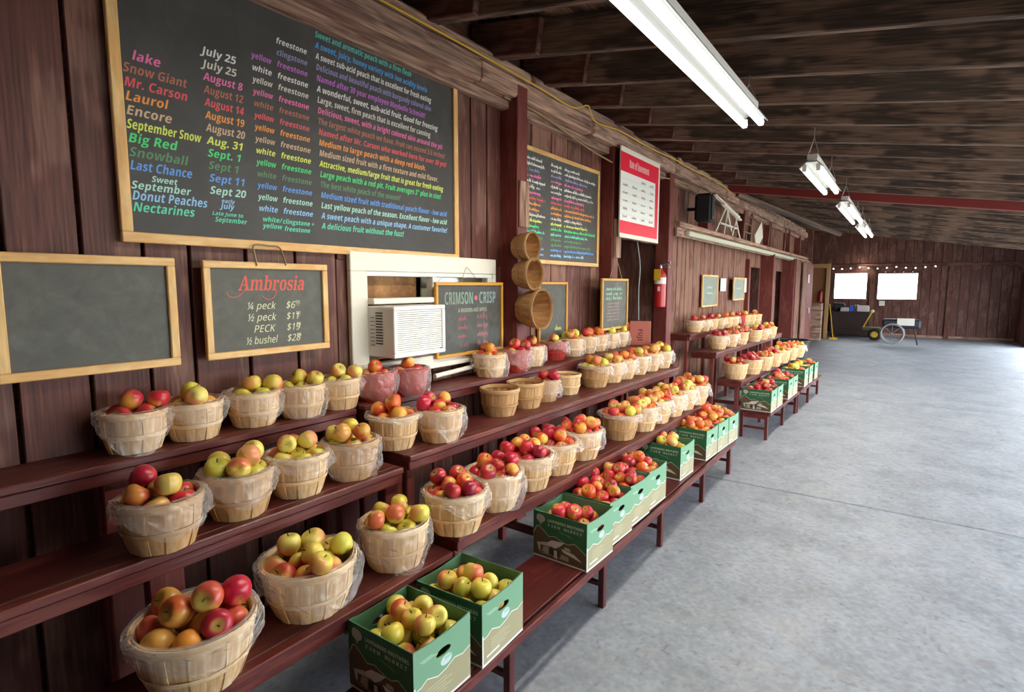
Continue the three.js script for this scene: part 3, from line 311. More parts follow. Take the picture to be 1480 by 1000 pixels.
// ------------------------------------------------------------------ wooden baskets
const basketCache = new Map();
function basketGeo(R, h, taper, far) { const key = [R, h, taper, far].join(); if (basketCache.has(key)) return basketCache.get(key); const rb = R * taper, N = far ? 14 : R > 0.13 ? 20 : 16, prof = (t) => rb + (R - rb) * Math.pow(t, 0.8) + 0.006 * Math.sin(t * Math.PI);
  function stave(wide, out, top) { const pos = [], idx = [], A = Math.PI * 2 / N * wide, nc = 3, nr = 4, th = 0.0022; for (const s of [0, 1]) for (let j = 0; j <= nr; j++) for (let i = 0; i <= nc; i++) { const t = j / nr, a = (i / nc - 0.5) * A, q = prof(t) + out + (s ? th : 0); pos.push(Math.cos(a) * q, t * top, Math.sin(a) * q); }
    const W = nc + 1, H = (nr + 1) * W; for (let j = 0; j < nr; j++) for (let i = 0; i < nc; i++) { const a = j * W + i; idx.push(a, a + 1, a + W, a + 1, a + W + 1, a + W); const b = a + H; idx.push(b, b + W, b + 1, b + 1, b + W, b + W + 1); } for (let j = 0; j < nr; j++) for (const i of [0, nc]) { const a = j * W + i; i ? idx.push(a, a + H, a + W, a + W, a + H, a + H + W) : idx.push(a, a + W, a + H, a + W, a + H + W, a + H); } for (let i = 0; i < nc; i++) { const a = nr * W + i; idx.push(a, a + H, a + 1, a + 1, a + H, a + H + 1); }
    const g = new THREE.BufferGeometry(); g.setAttribute('position', new THREE.Float32BufferAttribute(pos, 3)); g.setIndex(idx); const q = g.toNonIndexed(); q.computeVertexNormals(); const uv = []; const p = q.attributes.position; for (let i = 0; i < p.count; i++) uv.push(p.getZ(i), p.getY(i)); q.setAttribute('uv', new THREE.Float32BufferAttribute(uv, 2)); return q; }
  function hoop(y0, y1, out, th, inside) { const f = (y) => prof(y / h), pts = []; const a = f(y0) + out, b = f(y1) + out; const g = new THREE.LatheGeometry([new THREE.Vector2(a, y0), new THREE.Vector2(a + th, y0 + 0.002), new THREE.Vector2(b + th, y1 - 0.002), new THREE.Vector2(b, y1), new THREE.Vector2(a, y0)], 40); const p = g.attributes.position, uv = g.attributes.uv; for (let i = 0; i < p.count; i++) uv.setXY(i, p.getY(i), uv.getX(i) * Math.PI * 2 * R); return g; }
  const o = { N, R, h, rb, prof, a: stave(1.24, 0, h), b: stave(0.9, 0.0027, h), rim: hoop(h - h * 0.14, h + 0.003, 0.0052, 0.0045), inner: hoop(h - h * 0.1, h + 0.002, -0.004, 0.0035), mid: hoop(h * 0.36, h * 0.36 + 0.017, 0.0054, 0.0022), base: new THREE.CylinderGeometry(rb + 0.004, rb + 0.002, 0.008, 24).translate(0, 0.005, 0) };
  if (far) { const L = []; for (let i = 0; i < N; i++) L.push((i % 2 ? o.b : o.a).clone().rotateY(i / N * Math.PI * 2)); o.body = merge(L); } basketCache.set(key, o); return o; }
function bagGeo(B, seed, drop, flare) { const r = rng(seed), n = pnoise(seed, 18, 9), n3 = pnoise(seed + 5, 9, 5), n2 = pnoise(seed + 1, 48, 12), S = 72, J = 12, pos = [], idx = []; const side = r() * 6.28;
  for (let j = 0; j <= J; j++) for (let i = 0; i <= S; i++) { const u = i / S, a = u * Math.PI * 2, t = j / J; const away = Math.pow(Math.max(0, Math.cos(a - side)), 3) * flare, dropHere = drop * (0.35 + 0.7 * n3(u * 9, 1.3) + away * 2.4); let rad, y;
    if (j === 0) { rad = B.R - 0.012; y = B.h - 0.02; } else if (j === 1) { rad = B.R - 0.002; y = B.h + 0.008; } else { const q = (t - 1 / J) / (1 - 1 / J); y = B.h + 0.007 - q * dropHere * B.h; rad = B.prof(Math.max(0, Math.min(1, y / B.h))) + 0.012 + q * (0.004 + 0.014 * n(u * 18, q * 3) + away * 0.045) + (n2(u * 48, q * 12) - 0.5) * 0.009; rad += 0.008 * n3(u * 9, q * 4); }
    y = Math.max(y + (j > 1 ? (n2(u * 48, t * 12 + 3) - 0.5) * 0.012 : 0), 0.004); pos.push(Math.cos(a) * rad, y, Math.sin(a) * rad); }
  for (let j = 0; j < J; j++) for (let i = 0; i < S; i++) { const a = j * (S + 1) + i, b = a + S + 1; idx.push(a, b, a + 1, b, b + 1, a + 1); } const g = new THREE.BufferGeometry(); g.setAttribute('position', new THREE.Float32BufferAttribute(pos, 3)); g.setIndex(idx); const q = g.toNonIndexed(); q.computeVertexNormals(); return q; }
function basketParts(g, B, mats, far, seed) { const r = rng(seed);
  if (far) part(g, 'staves', B.body, mats[0]); else for (let i = 0; i < B.N; i++) { const m = part(g, 'stave', i % 2 ? B.b : B.a, i % 2 ? mats[Math.floor(r() * 2)] : mats[2 + Math.floor(r() * 2)]); m.rotation.y = i / B.N * Math.PI * 2; }
  part(g, 'base', B.base, mats[2]); part(g, 'rim_hoop', B.rim, mats[0]); part(g, 'inner_hoop', B.inner, mats[1]); part(g, 'middle_band', B.mid, mats[1]); }
const SZ = { quarter: [0.094, 0.138, 0.78], small: [0.088, 0.138, 0.8], row: [0.12, 0.172, 0.78], half: [0.108, 0.155, 0.76], peck: [0.127, 0.172, 0.77], big: [0.148, 0.175, 0.72] };
let bseed = 500; const ORD = ['first', 'second', 'third', 'fourth', 'fifth', 'sixth', 'seventh', 'eighth', 'ninth'];
// the pixel (u, v) is where the near edge of the base meets the shelf at height y
function basket(u, v, y, size, mats, kinds, n, bag, label, ref, group, opt = {}) {
  const [R, h, tp] = SZ[size], far = opt.far, B = basketGeo(R, h, tp, !!far), seed = ++bseed; let c;
  if (opt.rim) { c = onY(u, v, y + h); } else { const p = onY(u, v, y), d = V(p.x, 0, p.z).normalize(); c = p.addScaledVector(d, B.rb * 0.98); } c.y = y + 0.0012;
  if (y > 1) c.x = Math.max(c.x, WX + R + 0.022); else if (y === m1) { const [fx, fz, a] = c.z > -5.5 ? [-1.448, -1.662, 1.2] : [-1.402, -6.317, 1.9]; c.x = Math.max(c.x, fx - 0.582 + (fz - c.z) * Math.tan(a * D2R) + R + 0.012); } const g = thing(opt.name || 'apple_basket', label, 'basket', [c.x, c.y, c.z], rng(seed)() * 6, opt.group); g.userData.at = undefined; delete g.userData.at;
  basketParts(g, B, mats, far, seed); if (bag) part(g, 'plastic_bag', bagGeo(B, seed, bag, opt.flare || 0.25), M.bag, null, 'clear crumpled plastic bag lining');
  if (n) { const ar = opt.r || 0.0365, fl = h - ar * 0.5 - (opt.low || 0); const heap = settle(n, ar, seed, (p, q) => { if (p.y < fl) p.y = fl; const lim = p.y < h + 0.02 ? B.prof(Math.min(1, p.y / h)) - 0.004 - q : B.R + 0.006 - q * 0.6, L = Math.hypot(p.x, p.z); if (L > lim && lim > 0) { p.x *= lim / L; p.z *= lim / L; } }, [R, R], h); fill(c, 0, heap, kinds, ref, group, far, seed); }
  return g;
}
const W_ = M.veneer, A_ = M.aged, R_ = M.redVeneer, Yk = ['yellow'], Ym = ['yellow', 'yellow', 'yellow', 'blush'], Rk = ['red'], Rm = ['red', 'red', 'red', 'orange'], Bm = ['blush', 'blush', 'red', 'yellow'], Om = ['orange', 'orange', 'blush'], Fm = ['blush', 'orange', 'yellow'];
const t0 = 1.085, m0 = 0.865, l0 = 0.562, t1 = 1.092, m1 = 0.905, l1 = 0.614;
// short stand
basket(196, 656, t0, 'quarter', W_, Rk, 6, 0.5, 'bagged wooden basket of red apples on top shelf below the blank chalkboard', 'the basket below the blank chalkboard', 'the basket below the blank chalkboard', { flare: 0.6 });
basket(282, 638, t0, 'quarter', W_, Yk, 6, 0.28, 'bagged wooden basket of yellow apples on top shelf between blank and Ambrosia boards', 'the top shelf basket between blank and Ambrosia boards', 'the basket between the two boards', { flare: 0.6 });
basket(367, 618, t0, 'quarter', W_, Yk, 6, 0.4, 'bagged wooden basket of yellow apples on top shelf below the Ambrosia prices', 'the top shelf basket below the Ambrosia prices', 'the basket below the Ambrosia prices', { flare: 0.6 });
basket(436, 605, t0, 'quarter', W_, Yk, 6, 0.85, 'pale plastic-covered basket of yellow apples, next to last on the short top shelf', 'the plastic-covered basket next to last on short top shelf', 'the next to last short shelf basket', { flare: 0.5 });
basket(491, 593, t0, 'small', W_, Yk, 6, 0.35, 'wooden basket of yellow apples ending the short top shelf beside a red basket', 'the wooden basket beside the red basket', 'the basket ending the short top shelf', {});
basket(238, 801, m0, 'half', A_, ['red', 'blush', 'red'], 9, 0.35, 'bagged wooden basket of red apples on the middle shelf of the short stand', 'the red apple basket on the short middle shelf', 'the red apple basket on the short middle shelf', { flare: 0.5 });
basket(347, 753, m0, 'half', A_, Yk, 9, 0.45, 'brown wooden basket of yellow apples beside the red apple basket on middle shelf', 'the brown basket beside the red apple basket', 'the brown basket on the short middle shelf', { flare: 0.3 });
basket(432, 721, m0, 'half', W_, Yk, 9, 0.3, 'tan wooden basket heaped with yellow apples in the middle of the short stand', 'the tan basket in the middle of the short stand', 'the tan basket of the short stand', { flare: 0.3 });
basket(508, 696, m0, 'half', A_, Ym, 9, 0.95, 'plastic-wrapped brown basket of yellow apples ending the short middle shelf', 'the plastic-wrapped basket ending the short middle shelf', 'the basket ending the short middle shelf', { flare: 0.2 });
basket(282, 892, l0, 'big', W_, ['blush', 'orange', 'blush', 'red'], 14, 0.3, 'large wooden basket of blushed red apples starting the lowest shelf', 'the large blushed apple basket starting the lowest shelf', 'the large blushed apple basket', { flare: 0.3, rim: true, r: 0.04 });
basket(450, 900, l0, 'big', W_, ['yellow', 'blush', 'yellow'], 14, 0.4, 'large wooden basket of yellow and blushed apples on the lowest shelf', 'the large yellow and blushed apple basket', 'the large basket of the lowest shelf', { flare: 0.45, r: 0.039 });
basket(572, 828, l0, 'peck', W_, Yk, 14, 0.85, 'pale wooden basket of green-yellow apples ending the short lowest shelf', 'the pale basket ending the short lowest shelf', 'the basket ending the short lowest shelf', { flare: 0.2 });
// long stand, top shelf
basket(543, 581, t1, 'quarter', R_, Om, 5, 0.85, 'red basket of orange apples wrapped in plastic, first on the long top shelf', 'the first red basket on the long top shelf', 'the first red basket', { flare: 0.2, low: 0.008 });
basket(591, 573, t1, 'quarter', R_, ['orange', 'red', 'orange'], 5, 0.9, 'plastic-wrapped red basket of apples standing under the air conditioner', 'the red basket standing under the air conditioner', 'the red basket under the air conditioner', { flare: 0.5, low: 0.008 });
basket(708, 546, t1, 'quarter', W_, Om, 6, 0.95, 'plastic-wrapped wooden basket of orange apples below the Crimson Crisp board', 'the basket below the Crimson Crisp board', 'the basket below the Crimson Crisp board', { flare: 0.5 });
basket(744, 538, t1, 'quarter', R_, Rk, 6, 0.6, 'red basket of red apples in plastic standing before the dark post', 'the red basket before the dark post', 'the red basket before the post', { flare: 0.4 });
basket(767, 530, t1, 'quarter', W_, Rk, 6, 0.9, 'pale basket of red apples between two red baskets on the top shelf', 'the pale basket between two red baskets', 'the pale basket between two red baskets', {});
basket(796, 521, t1, 'quarter', R_, ['yellow'], 3, 0.55, 'red basket topped with white plastic and green apples below the hanging baskets', 'the red basket below the hanging baskets', 'the red basket below the hanging baskets', {});
[[825, 515.5], [846, 511.5], [862, 508], [878, 504.5], [893, 501.5], [907, 498.5]].forEach(([u, v], i) => basket(u, v, t1, 'small', W_, Fm, 6, 0.8, ORD[5 - i] + ' pale plastic-lined apple basket counted from the FUJI sign on the top shelf', 'the ' + ORD[5 - i] + ' pale basket from the FUJI sign', 'the ' + ORD[5 - i] + ' pale basket from the FUJI sign', { group: 'row of six pale baskets on the top shelf' }));
// long stand, middle shelf
basket(570, 652, m1, 'half', W_, Om, 9, 0.12, 'checkered wooden basket of orange apples starting the long middle shelf', 'the checkered basket starting the long middle shelf', 'the checkered basket of orange apples', {});
basket(636, 641, m1, 'half', W_, Rk, 9, 0.7, 'wooden basket of bright red apples in clear plastic on the long middle shelf', 'the plastic-lined basket beside the checkered one', 'the bright red apple basket', { flare: 0.3 });
basket(719, 602.5, m1, 'half', A_, [], 0, 0, 'empty tan wooden basket nearest the bright red apple basket', '', '', { name: 'empty_basket' });
basket(757, 591, m1, 'half', A_, [], 0, 0, 'empty tan wooden basket between the other empty one and red apples', '', '', { name: 'empty_basket' });
basket(786, 581.5, m1, 'quarter', A_, Rm, 6, 0.8, 'brown plastic-covered basket of red apples between empty baskets', 'the brown basket between empty baskets', 'the brown basket between empty baskets', {});
basket(817, 571, m1, 'quarter', W_, [], 0, 0, 'empty pale wooden basket beside the brown basket of red apples', '', '', { name: 'empty_basket' });
basket(859, 560.5, m1, 'half', A_, ['yellow', 'blush', 'yellow'], 9, 0.3, 'brown basket with white liner and yellow apples on the long middle shelf', 'the brown basket with white liner', 'the brown basket with white liner', {});
[[881, 553.5], [899, 548.5], [918, 542], [936, 537], [953, 532.5]].forEach(([u, v], i) => basket(u, v, m1, 'half', W_, Fm, 9, 0.55, ORD[i] + ' pale basket of blushed apples past the white-lined one on the middle shelf', 'the ' + ORD[i] + ' basket past the white-lined one', 'the ' + ORD[i] + ' basket past the white-lined one', { group: 'row of five baskets ending the middle shelf' }));
// long stand, lowest shelf
basket(659, 776, l1, 'peck', W_, Rm, 14, 0.45, 'large wooden basket of red apples starting the long lowest shelf', 'the large basket starting the long lowest shelf', 'the basket starting the long lowest shelf', { flare: 0.2 });
[[714, 741, 'second'], [762, 711, 'third'], [800, 688, 'fourth'], [838, 666, 'fifth']].forEach(([u, v, s], i) => basket(u, v, l1, 'peck', W_, Rm, 14, [0.6, 0.2, 0.15, 0.35][i], `${s} large wooden basket of red apples along the long lowest shelf`, `the ${s} red apple basket of the lowest shelf`, `the ${s} basket of the lowest shelf`, { flare: 0.4 }));
basket(894, 637, l1, 'peck', A_, Bm, 14, 0.2, 'brown wooden basket of blushed apples after the red ones on lowest shelf', 'the brown basket after the red ones', 'the brown basket of blushed apples', {});
[[925, 624], [946, 612.5], [966, 602.5], [984, 593], [1002, 585.5]].forEach(([u, v], i) => basket(u, v, l1, 'row', W_, Fm, 13, 0.45, ORD[i] + ' pale basket of blushed apples past the brown one on the lowest shelf', 'the ' + ORD[i] + ' pale basket past the brown one', 'the ' + ORD[i] + ' pale basket past the brown one', { group: 'row of five baskets ending the lowest shelf', flare: 0.3 }));
// far stand
const farRow = (list, y, size, mats, label, group) => list.forEach(([u, v, mm, k], i) => basket(u, v, y, size, mm || mats, k || (i < 4 ? ['red', 'blush', 'red'] : Fm), size === 'quarter' ? 5 : size === 'half' ? 8 : 12, u % 2 ? 0.5 : 0, list.length > 1 ? ORD[i] + ' ' + label : label, '', '', { far: true, group }));
farRow([[1003, 480.5], [1015, 478.7], [1026, 477], [1037, 475.3], [1048, 473.8], [1057, 472.3], [1074, 470], [1082, 469], [1090, 468]], t1, 'quarter', W_, 'small pale apple basket on the far stand top shelf, counted from the posts', 'pale baskets on the far top shelf');
farRow([[1066, 471.2, R_]], t1, 'quarter', R_, 'small red apple basket among pale ones on the far top shelf', 'red basket on the far top shelf');
farRow([[1037, 505], [1053, 501.3], [1068, 498], [1088, 494], [1099, 491.3], [1110, 488.8]], m1, 'half', W_, 'wooden apple basket on the far stand middle shelf, counted from its open end', 'baskets on the far middle shelf');
farRow([[1062, 548.5], [1084, 541], [1100, 535.5], [1114, 530], [1126, 525], [1138, 520.5], [1149, 516.5]], l1, 'peck', W_, 'large apple basket on the far stand lowest shelf, counted from the near cartons', 'baskets on the far lowest shelf');
const hangMats = [[0.62, 0.5, 0.36], [0.55, 0.42, 0.29], [0.66, 0.54, 0.4], [0.56, 0.44, 0.32]].map((c) => wood(texVeneer, lin(...c), 0.65, 0.0006));
// three empty baskets fixed to the post, mouths to the aisle
[[770, 356, 0.088, 0.13, 'smallest empty basket fixed to the post, above the other two'], [773, 396, 0.098, 0.135, 'middle of three empty baskets fixed sideways to the post'], [784, 447, 0.128, 0.16, 'largest and lowest empty basket fixed sideways to the post']].forEach(([u, v, R, h, label], i) => { const p = onX(u, v, -2.128 + h), g = thing('hanging_basket', label, 'basket', [-2.128, p.y, p.z]); g.rotation.set(0, 0, -Math.PI / 2); basketParts(g, basketGeo(R, h, 0.72, false), hangMats, false, 900 + i); });
single('weathered_board', board(0.02, 0.3, 0.1, 1), M.beam[2], 'weathered pale board nailed to post above the hanging baskets', 'board', [-2.118, 2.19, -3.13]);

// ------------------------------------------------------------------ green apple cartons
const CW = 0.305, CH = 0.24, CD = 0.27;
const frontTex = canvasTex(610, 480, (x, w, h) => { x.fillStyle = '#2a5f3a'; x.fillRect(0, 0, w, h); const ridge = [[0, 0.5], [0.06, 0.34], [0.1, 0.32], [0.2, 0.4], [0.3, 0.5], [0.42, 0.46], [0.5, 0.5], [0.6, 0.54], [0.68, 0.55], [0.78, 0.49], [0.88, 0.56], [1, 0.66]]; x.beginPath(); x.moveTo(0, h); ridge.forEach(([a, b]) => x.lineTo(a * w, b * h)); x.lineTo(w, h); x.fillStyle = '#5c4a2c'; x.fill(); x.beginPath(); ridge.forEach(([a, b], i) => i ? x.lineTo(a * w, b * h) : x.moveTo(a * w, b * h)); x.lineWidth = 6; x.strokeStyle = '#c8c4a8'; x.stroke();
  x.fillStyle = '#b4ae9c'; x.beginPath(); x.ellipse(w * 0.14, h * 0.15, w * 0.085, h * 0.085, 0, 0, 7); x.fill(); x.beginPath(); x.ellipse(w * 0.11, h * 0.11, w * 0.05, h * 0.05, 0, 0, 7); x.fill(); x.fillRect(w * 0.125, h * 0.2, w * 0.03, h * 0.08);
  x.fillStyle = '#c3ccb4'; x.textBaseline = 'middle'; x.font = 'bold 40px sans-serif'; x.fillText('LAVENBERG BROTHERS', w * 0.27, h * 0.15, w * 0.68); x.font = 'bold 38px serif'; [...'FARM MARKET'].forEach((c, i) => x.fillText(c, w * (0.28 + i * 0.06), h * 0.25)); x.strokeStyle = '#5d8a66'; x.lineWidth = 4; for (let i = 0; i < 4; i++) { x.beginPath(); x.moveTo(w * (0.48 + i * 0.03), h * (0.33 + i * 0.02)); x.bezierCurveTo(w * 0.58, h * 0.3, w * 0.6, h * 0.38, w * (0.7 + i * 0.02), h * (0.34 + i * 0.02)); x.stroke(); }
  const P = (pts, c) => { x.fillStyle = c; x.beginPath(); pts.forEach(([a, b], i) => i ? x.lineTo(a * w, b * h) : x.moveTo(a * w, b * h)); x.fill(); }; P([[0.22, 0.68], [0.36, 0.56], [0.6, 0.54], [0.5, 0.66], [0.42, 0.72], [0.34, 0.7]], '#cfc8c0'); P([[0.06, 0.7], [0.24, 0.64], [0.34, 0.72], [0.08, 0.73]], '#bcb4a6'); P([[0.54, 0.68], [0.78, 0.72], [0.93, 0.84], [0.58, 0.75]], '#d4ccc4'); P([[0.08, 0.73], [0.13, 0.73], [0.14, 0.86], [0.1, 0.84]], '#bdb5a4'); P([[0.2, 0.74], [0.3, 0.74], [0.3, 0.9], [0.17, 0.86]], '#a49a84'); P([[0.32, 0.74], [0.5, 0.74], [0.5, 0.93], [0.32, 0.9]], '#2a2a1c'); P([[0.4, 0.76], [0.46, 0.76], [0.47, 0.94], [0.4, 0.92]], '#c6c0b0'); P([[0.6, 0.62], [0.7, 0.63], [0.72, 0.69], [0.6, 0.68]], '#b9b09c'); P([[0.54, 0.8], [0.68, 0.82], [0.68, 0.92], [0.52, 0.9]], '#a0977e'); x.strokeStyle = '#bfb8a4'; x.lineWidth = 5; for (let i = 0; i < 14; i++) { x.beginPath(); x.moveTo(w * (0.12 + i * 0.035), h * (0.88 + (i % 3) * 0.012)); x.lineTo(w * (0.15 + i * 0.035), h * (0.89 + (i % 2) * 0.02)); x.stroke(); } x.fillStyle = '#d6d2cc'; x.fillRect(0, h * 0.965, w, h * 0.035); });
const sideTex = canvasTex(540, 480, (x, w, h) => { x.fillStyle = '#76a583'; x.fillRect(0, 0, w, h); const ridge = [[0, 0.56], [0.12, 0.55], [0.22, 0.5], [0.4, 0.58], [0.55, 0.56], [0.7, 0.5], [0.85, 0.54], [1, 0.5]]; x.beginPath(); x.moveTo(0, h); ridge.forEach(([a, b]) => x.lineTo(a * w, b * h)); x.lineTo(w, h); x.fillStyle = '#a59d7a'; x.fill(); x.lineWidth = 8; x.strokeStyle = '#dfe5d8'; x.beginPath(); ridge.forEach(([a, b], i) => i ? x.lineTo(a * w, b * h) : x.moveTo(a * w, b * h)); x.stroke(); x.fillStyle = '#c9dcd8'; x.beginPath(); x.ellipse(w * 0.55, h * 0.43, w * 0.1, h * 0.07, 0, 0, 7); x.fill(); x.fillStyle = '#a8c8bc'; x.fillRect(w * 0.52, h * 0.38, w * 0.12, h * 0.05); x.strokeStyle = '#a5d0b4'; x.lineWidth = 4; for (let i = 0; i < 4; i++) { x.beginPath(); x.moveTo(w * (0.1 + i * 0.02), h * (0.2 + i * 0.015)); x.lineTo(w * (0.3 + i * 0.03), h * (0.2 + i * 0.015)); x.stroke(); } x.strokeStyle = '#cfc9ae'; for (let i = 0; i < 5; i++) { x.beginPath(); x.moveTo(w * 0.2, h * (0.66 + i * 0.045)); x.lineTo(w * (0.55 + 0.1 * (i % 2)), h * (0.66 + i * 0.045)); x.stroke(); } x.fillStyle = '#e3e0da'; x.fillRect(w * 0.1, h * 0.86, w * 0.3, h * 0.03); x.fillRect(0, h * 0.5, w * 0.03, h); x.fillRect(0, h * 0.96, w, h * 0.04); });
const M_front = std({ map: frontTex, roughness: 0.6 }), M_side = std({ map: sideTex, roughness: 0.6 });
function sidePanel() { const s = new THREE.Shape(), d = CD / 2; s.moveTo(-d, 0); s.lineTo(d, 0); s.lineTo(d, CH); s.quadraticCurveTo(0, CH - 0.018, -d, CH); s.closePath(); const h = new THREE.Path(); h.absellipse(0, CH * 0.72, 0.036, 0.0135, 0, Math.PI * 2, true); s.holes.push(h); return s; }
const sideSolid = new THREE.ExtrudeGeometry(sidePanel(), { depth: 0.004, bevelEnabled: false, curveSegments: 10 }).rotateY(Math.PI / 2), sideFace = (() => { const g = new THREE.ShapeGeometry(sidePanel(), 10); const p = g.attributes.position, uv = g.attributes.uv; for (let i = 0; i < p.count; i++) uv.setXY(i, p.getX(i) / CD + 0.5, p.getY(i) / CH); return g.rotateY(Math.PI / 2); })();
const endSolid = board(CW - 0.008, CH - 0.004, 0.004, 0, 0.001), endFace = new THREE.PlaneGeometry(CW - 0.004, CH - 0.006), cartonBase = board(CW - 0.01, 0.005, CD - 0.01, 0, 0.001), kraftIn = M.green;
function carton(x, z, y, turn, kinds, n, label, ref, group, far, level = 0) { const g = thing('apple_carton', label, 'carton', [x, y + 0.001, z], turn);
  part(g, 'bottom', cartonBase, kraftIn, [0, 0.003, 0]); const f = part(g, 'end_panel', endSolid, kraftIn, [0, CH / 2, CD / 2 - 0.002]); part(f, 'printed_face', endFace, M_front, [0, 0, 0.0026]); const b = part(g, 'end_panel', endSolid, kraftIn, [0, CH / 2, -CD / 2 + 0.002]); part(b, 'printed_face', endFace.clone().rotateY(Math.PI), M_front, [0, 0, -0.0026]);
  for (const s of [1, -1]) { const q = part(g, 'side_panel', sideSolid, kraftIn, [s * CW / 2 - (s > 0 ? 0.004 : 0), 0, 0]); const pf = part(q, 'printed_face', sideFace, M_side, [s > 0 ? 0.0046 : -0.0006, 0, 0]); if (s < 0) { pf.rotation.y = Math.PI; } }
  const ar = 0.0375, fl = CH - 0.045 + level, seed = ++bseed; const heap = settle(n, ar, seed, (p, q) => { if (p.y < fl) p.y = fl; const lx = CW / 2 - 0.007 - q, lz = CD / 2 - 0.007 - q; if (p.y < CH + 0.02) { p.x = Math.max(-lx, Math.min(lx, p.x)); p.z = Math.max(-lz, Math.min(lz, p.z)); } else { p.x = Math.max(-lx - 0.01, Math.min(lx + 0.01, p.x)); p.z = Math.max(-lz - 0.01, Math.min(lz + 0.01, p.z)); } }, [CW * 0.7, CD * 0.7], CH); fill(V(x, y, z), turn, heap, kinds, ref, group, far, seed); return g; }
const BX = -1.142 - CW / 2 - 0.003;
carton(BX - 0.006, -1.24, 0.3, 0, Ym, 17, 'green carton of yellow apples nearest the low bench end', 'the yellow apple carton at the low bench end', 'the first yellow apple carton', false, -0.02);
carton(BX, -1.556, 0.3, 0.04, ['yellow', 'yellow', 'blush'], 18, 'green carton heaped with yellow apples beside the bare stretch of bench', 'the yellow apple carton beside the bare bench', 'the heaped yellow apple carton', false, -0.02);
[['first', -2.37, 15, -0.025], ['second', -2.66, 18, -0.01], ['third', -2.945, 19, 0], ['fourth', -3.232, 18, 0]].forEach(([s, z, n, lv], i) => carton(BX - [0.0, 0.02, 0.03, 0.035][i], z, 0.3, -0.03, Rm.concat(['red', 'blush']), n, `${s} green carton of red apples counted from the bare stretch of bench`, `the ${s} red apple carton from the bare bench`, `the ${s} red apple carton`, false, lv));
carton(BX - 0.05, -3.85, 0.3, -0.03, ['yellow', 'blush', 'yellow', 'red'], 16, 'green carton of mixed yellow and red apples standing alone on the bench', 'the lone carton of mixed apples', 'the lone carton of mixed apples', false, -0.01);
[['first', -4.4], ['second', -4.685], ['last', -4.965]].forEach(([s, z], i) => carton(BX - [0.03, 0.018, 0.005][i], z, 0.3, -0.04, ['orange', 'blush', 'blush'], 19, `${s} of three green cartons of peach-coloured apples ending the long bench`, `the ${s} of three peach-coloured apple cartons`, `the ${s} peach-coloured apple carton`, false, 0.01));
[[-6.46, 0], [-6.76, 0], [-7.33, 0], [-7.62, 0], [-8.36, 1], [-8.72, 1], [-9.15, 1], [-9.4, 1]].forEach(([z], i) => { if (i === 7) return; const x = -1.092 + (-6.3 - z) * 0.0332 - CW / 2 - 0.005; carton(x, z, 0.3, YAW, i < 4 ? ['red', 'red', 'blush'] : Fm, 13, ['first of two cartons of dull red apples on the first far bench', 'second of two cartons of dull red apples on first far bench', 'first carton of rosy apples near the end of first far bench', 'last carton of rosy apples ending the first far bench', 'first of three cartons of orange apples on the last far bench', 'middle of three cartons of orange apples on last far bench', 'last of three cartons of orange apples on the last far bench'][i], '', '', true, 0.01); });
// apples of the far stand, too small and many to pick apart
{ const groups = {}; for (const a of farApples) (groups[a.k] ||= []).push(a); const o = new THREE.Group(); o.name = 'apple_heap'; o.userData = { label: 'small red and orange apples heaped in the far stand baskets and cartons', category: 'apples', kind: 'stuff' }; scene.add(o);
  for (const k of Object.keys(groups)) { const L = groups[k], im = new THREE.InstancedMesh(APPLES[k][1], appleMat, L.length), m4 = new THREE.Matrix4(), q = new THREE.Quaternion(); L.forEach((a, i) => { m4.compose(a.q, q.setFromEuler(a.e), V(a.rad, a.rad, a.rad)); im.setMatrixAt(i, m4); }); im.name = KN[k][0].replace('apple', 'apples'); im.userData.kind = 'stuff'; shade(im); o.add(im); } }
console.log('far apples', farApples.length, [...usedNames].filter(([k]) => /apple/.test(k)).join(' '));

// ------------------------------------------------------------------ lamps
const tubeGlow = std({ color: 0xffffff, emissive: lin(1, 0.97, 0.86), emissiveIntensity: 1.1, roughness: 0.4 });
function lamp(label, x, y, z0, z1) { const L = z0 - z1, g = thing('fluorescent_lamp', label, 'lamp', [x, y, (z0 + z1) / 2]);
  const s = new THREE.Shape(); s.moveTo(-0.082, 0.0); s.lineTo(-0.035, 0.045); s.lineTo(0.035, 0.045); s.lineTo(0.082, 0.0); s.lineTo(0.078, -0.004); s.lineTo(0.033, 0.037); s.lineTo(-0.033, 0.037); s.lineTo(-0.078, -0.004); s.closePath(); part(g, 'reflector', new THREE.ExtrudeGeometry(s, { depth: L, bevelEnabled: false }).translate(0, 0.01, -L / 2), M.grey); part(g, 'ballast_box', board(0.07, 0.04, L * 0.96, 2), M.plastic, [0, 0.09, 0]);
  for (const sx of [-1, 1]) { part(g, 'tube', rod([sx * 0.045, 0, -L / 2 + 0.02], [sx * 0.045, 0, L / 2 - 0.02], 0.019, 14), tubeGlow, null, 'glowing white tube'); for (const e of [-1, 1]) part(g, 'socket', board(0.03, 0.05, 0.016, 1), M.plastic, [sx * 0.045, 0.008, e * (L / 2 - 0.01)]); }
  for (const e of [-1, 1]) { const cz = e * L * 0.44, top = ROOF(x) - y; part(g, 'chain', merge([rod([-0.04, 0.1, cz], [0, top * 0.6 + 0.05, cz], 0.004, 5), rod([0.04, 0.1, cz], [0, top * 0.6 + 0.05, cz], 0.004, 5), rod([0, top * 0.6 + 0.05, cz], [0, top, cz], 0.004, 5)]), M.steel); }
  for (const sx of [-1, 1]) { const a = new THREE.RectAreaLight(lin(1, 0.95, 0.82), 30, 0.034, L * 0.95); a.rotation.x = -Math.PI / 2; a.position.set(sx * 0.045, -0.022, 0); g.add(a); } return g; }
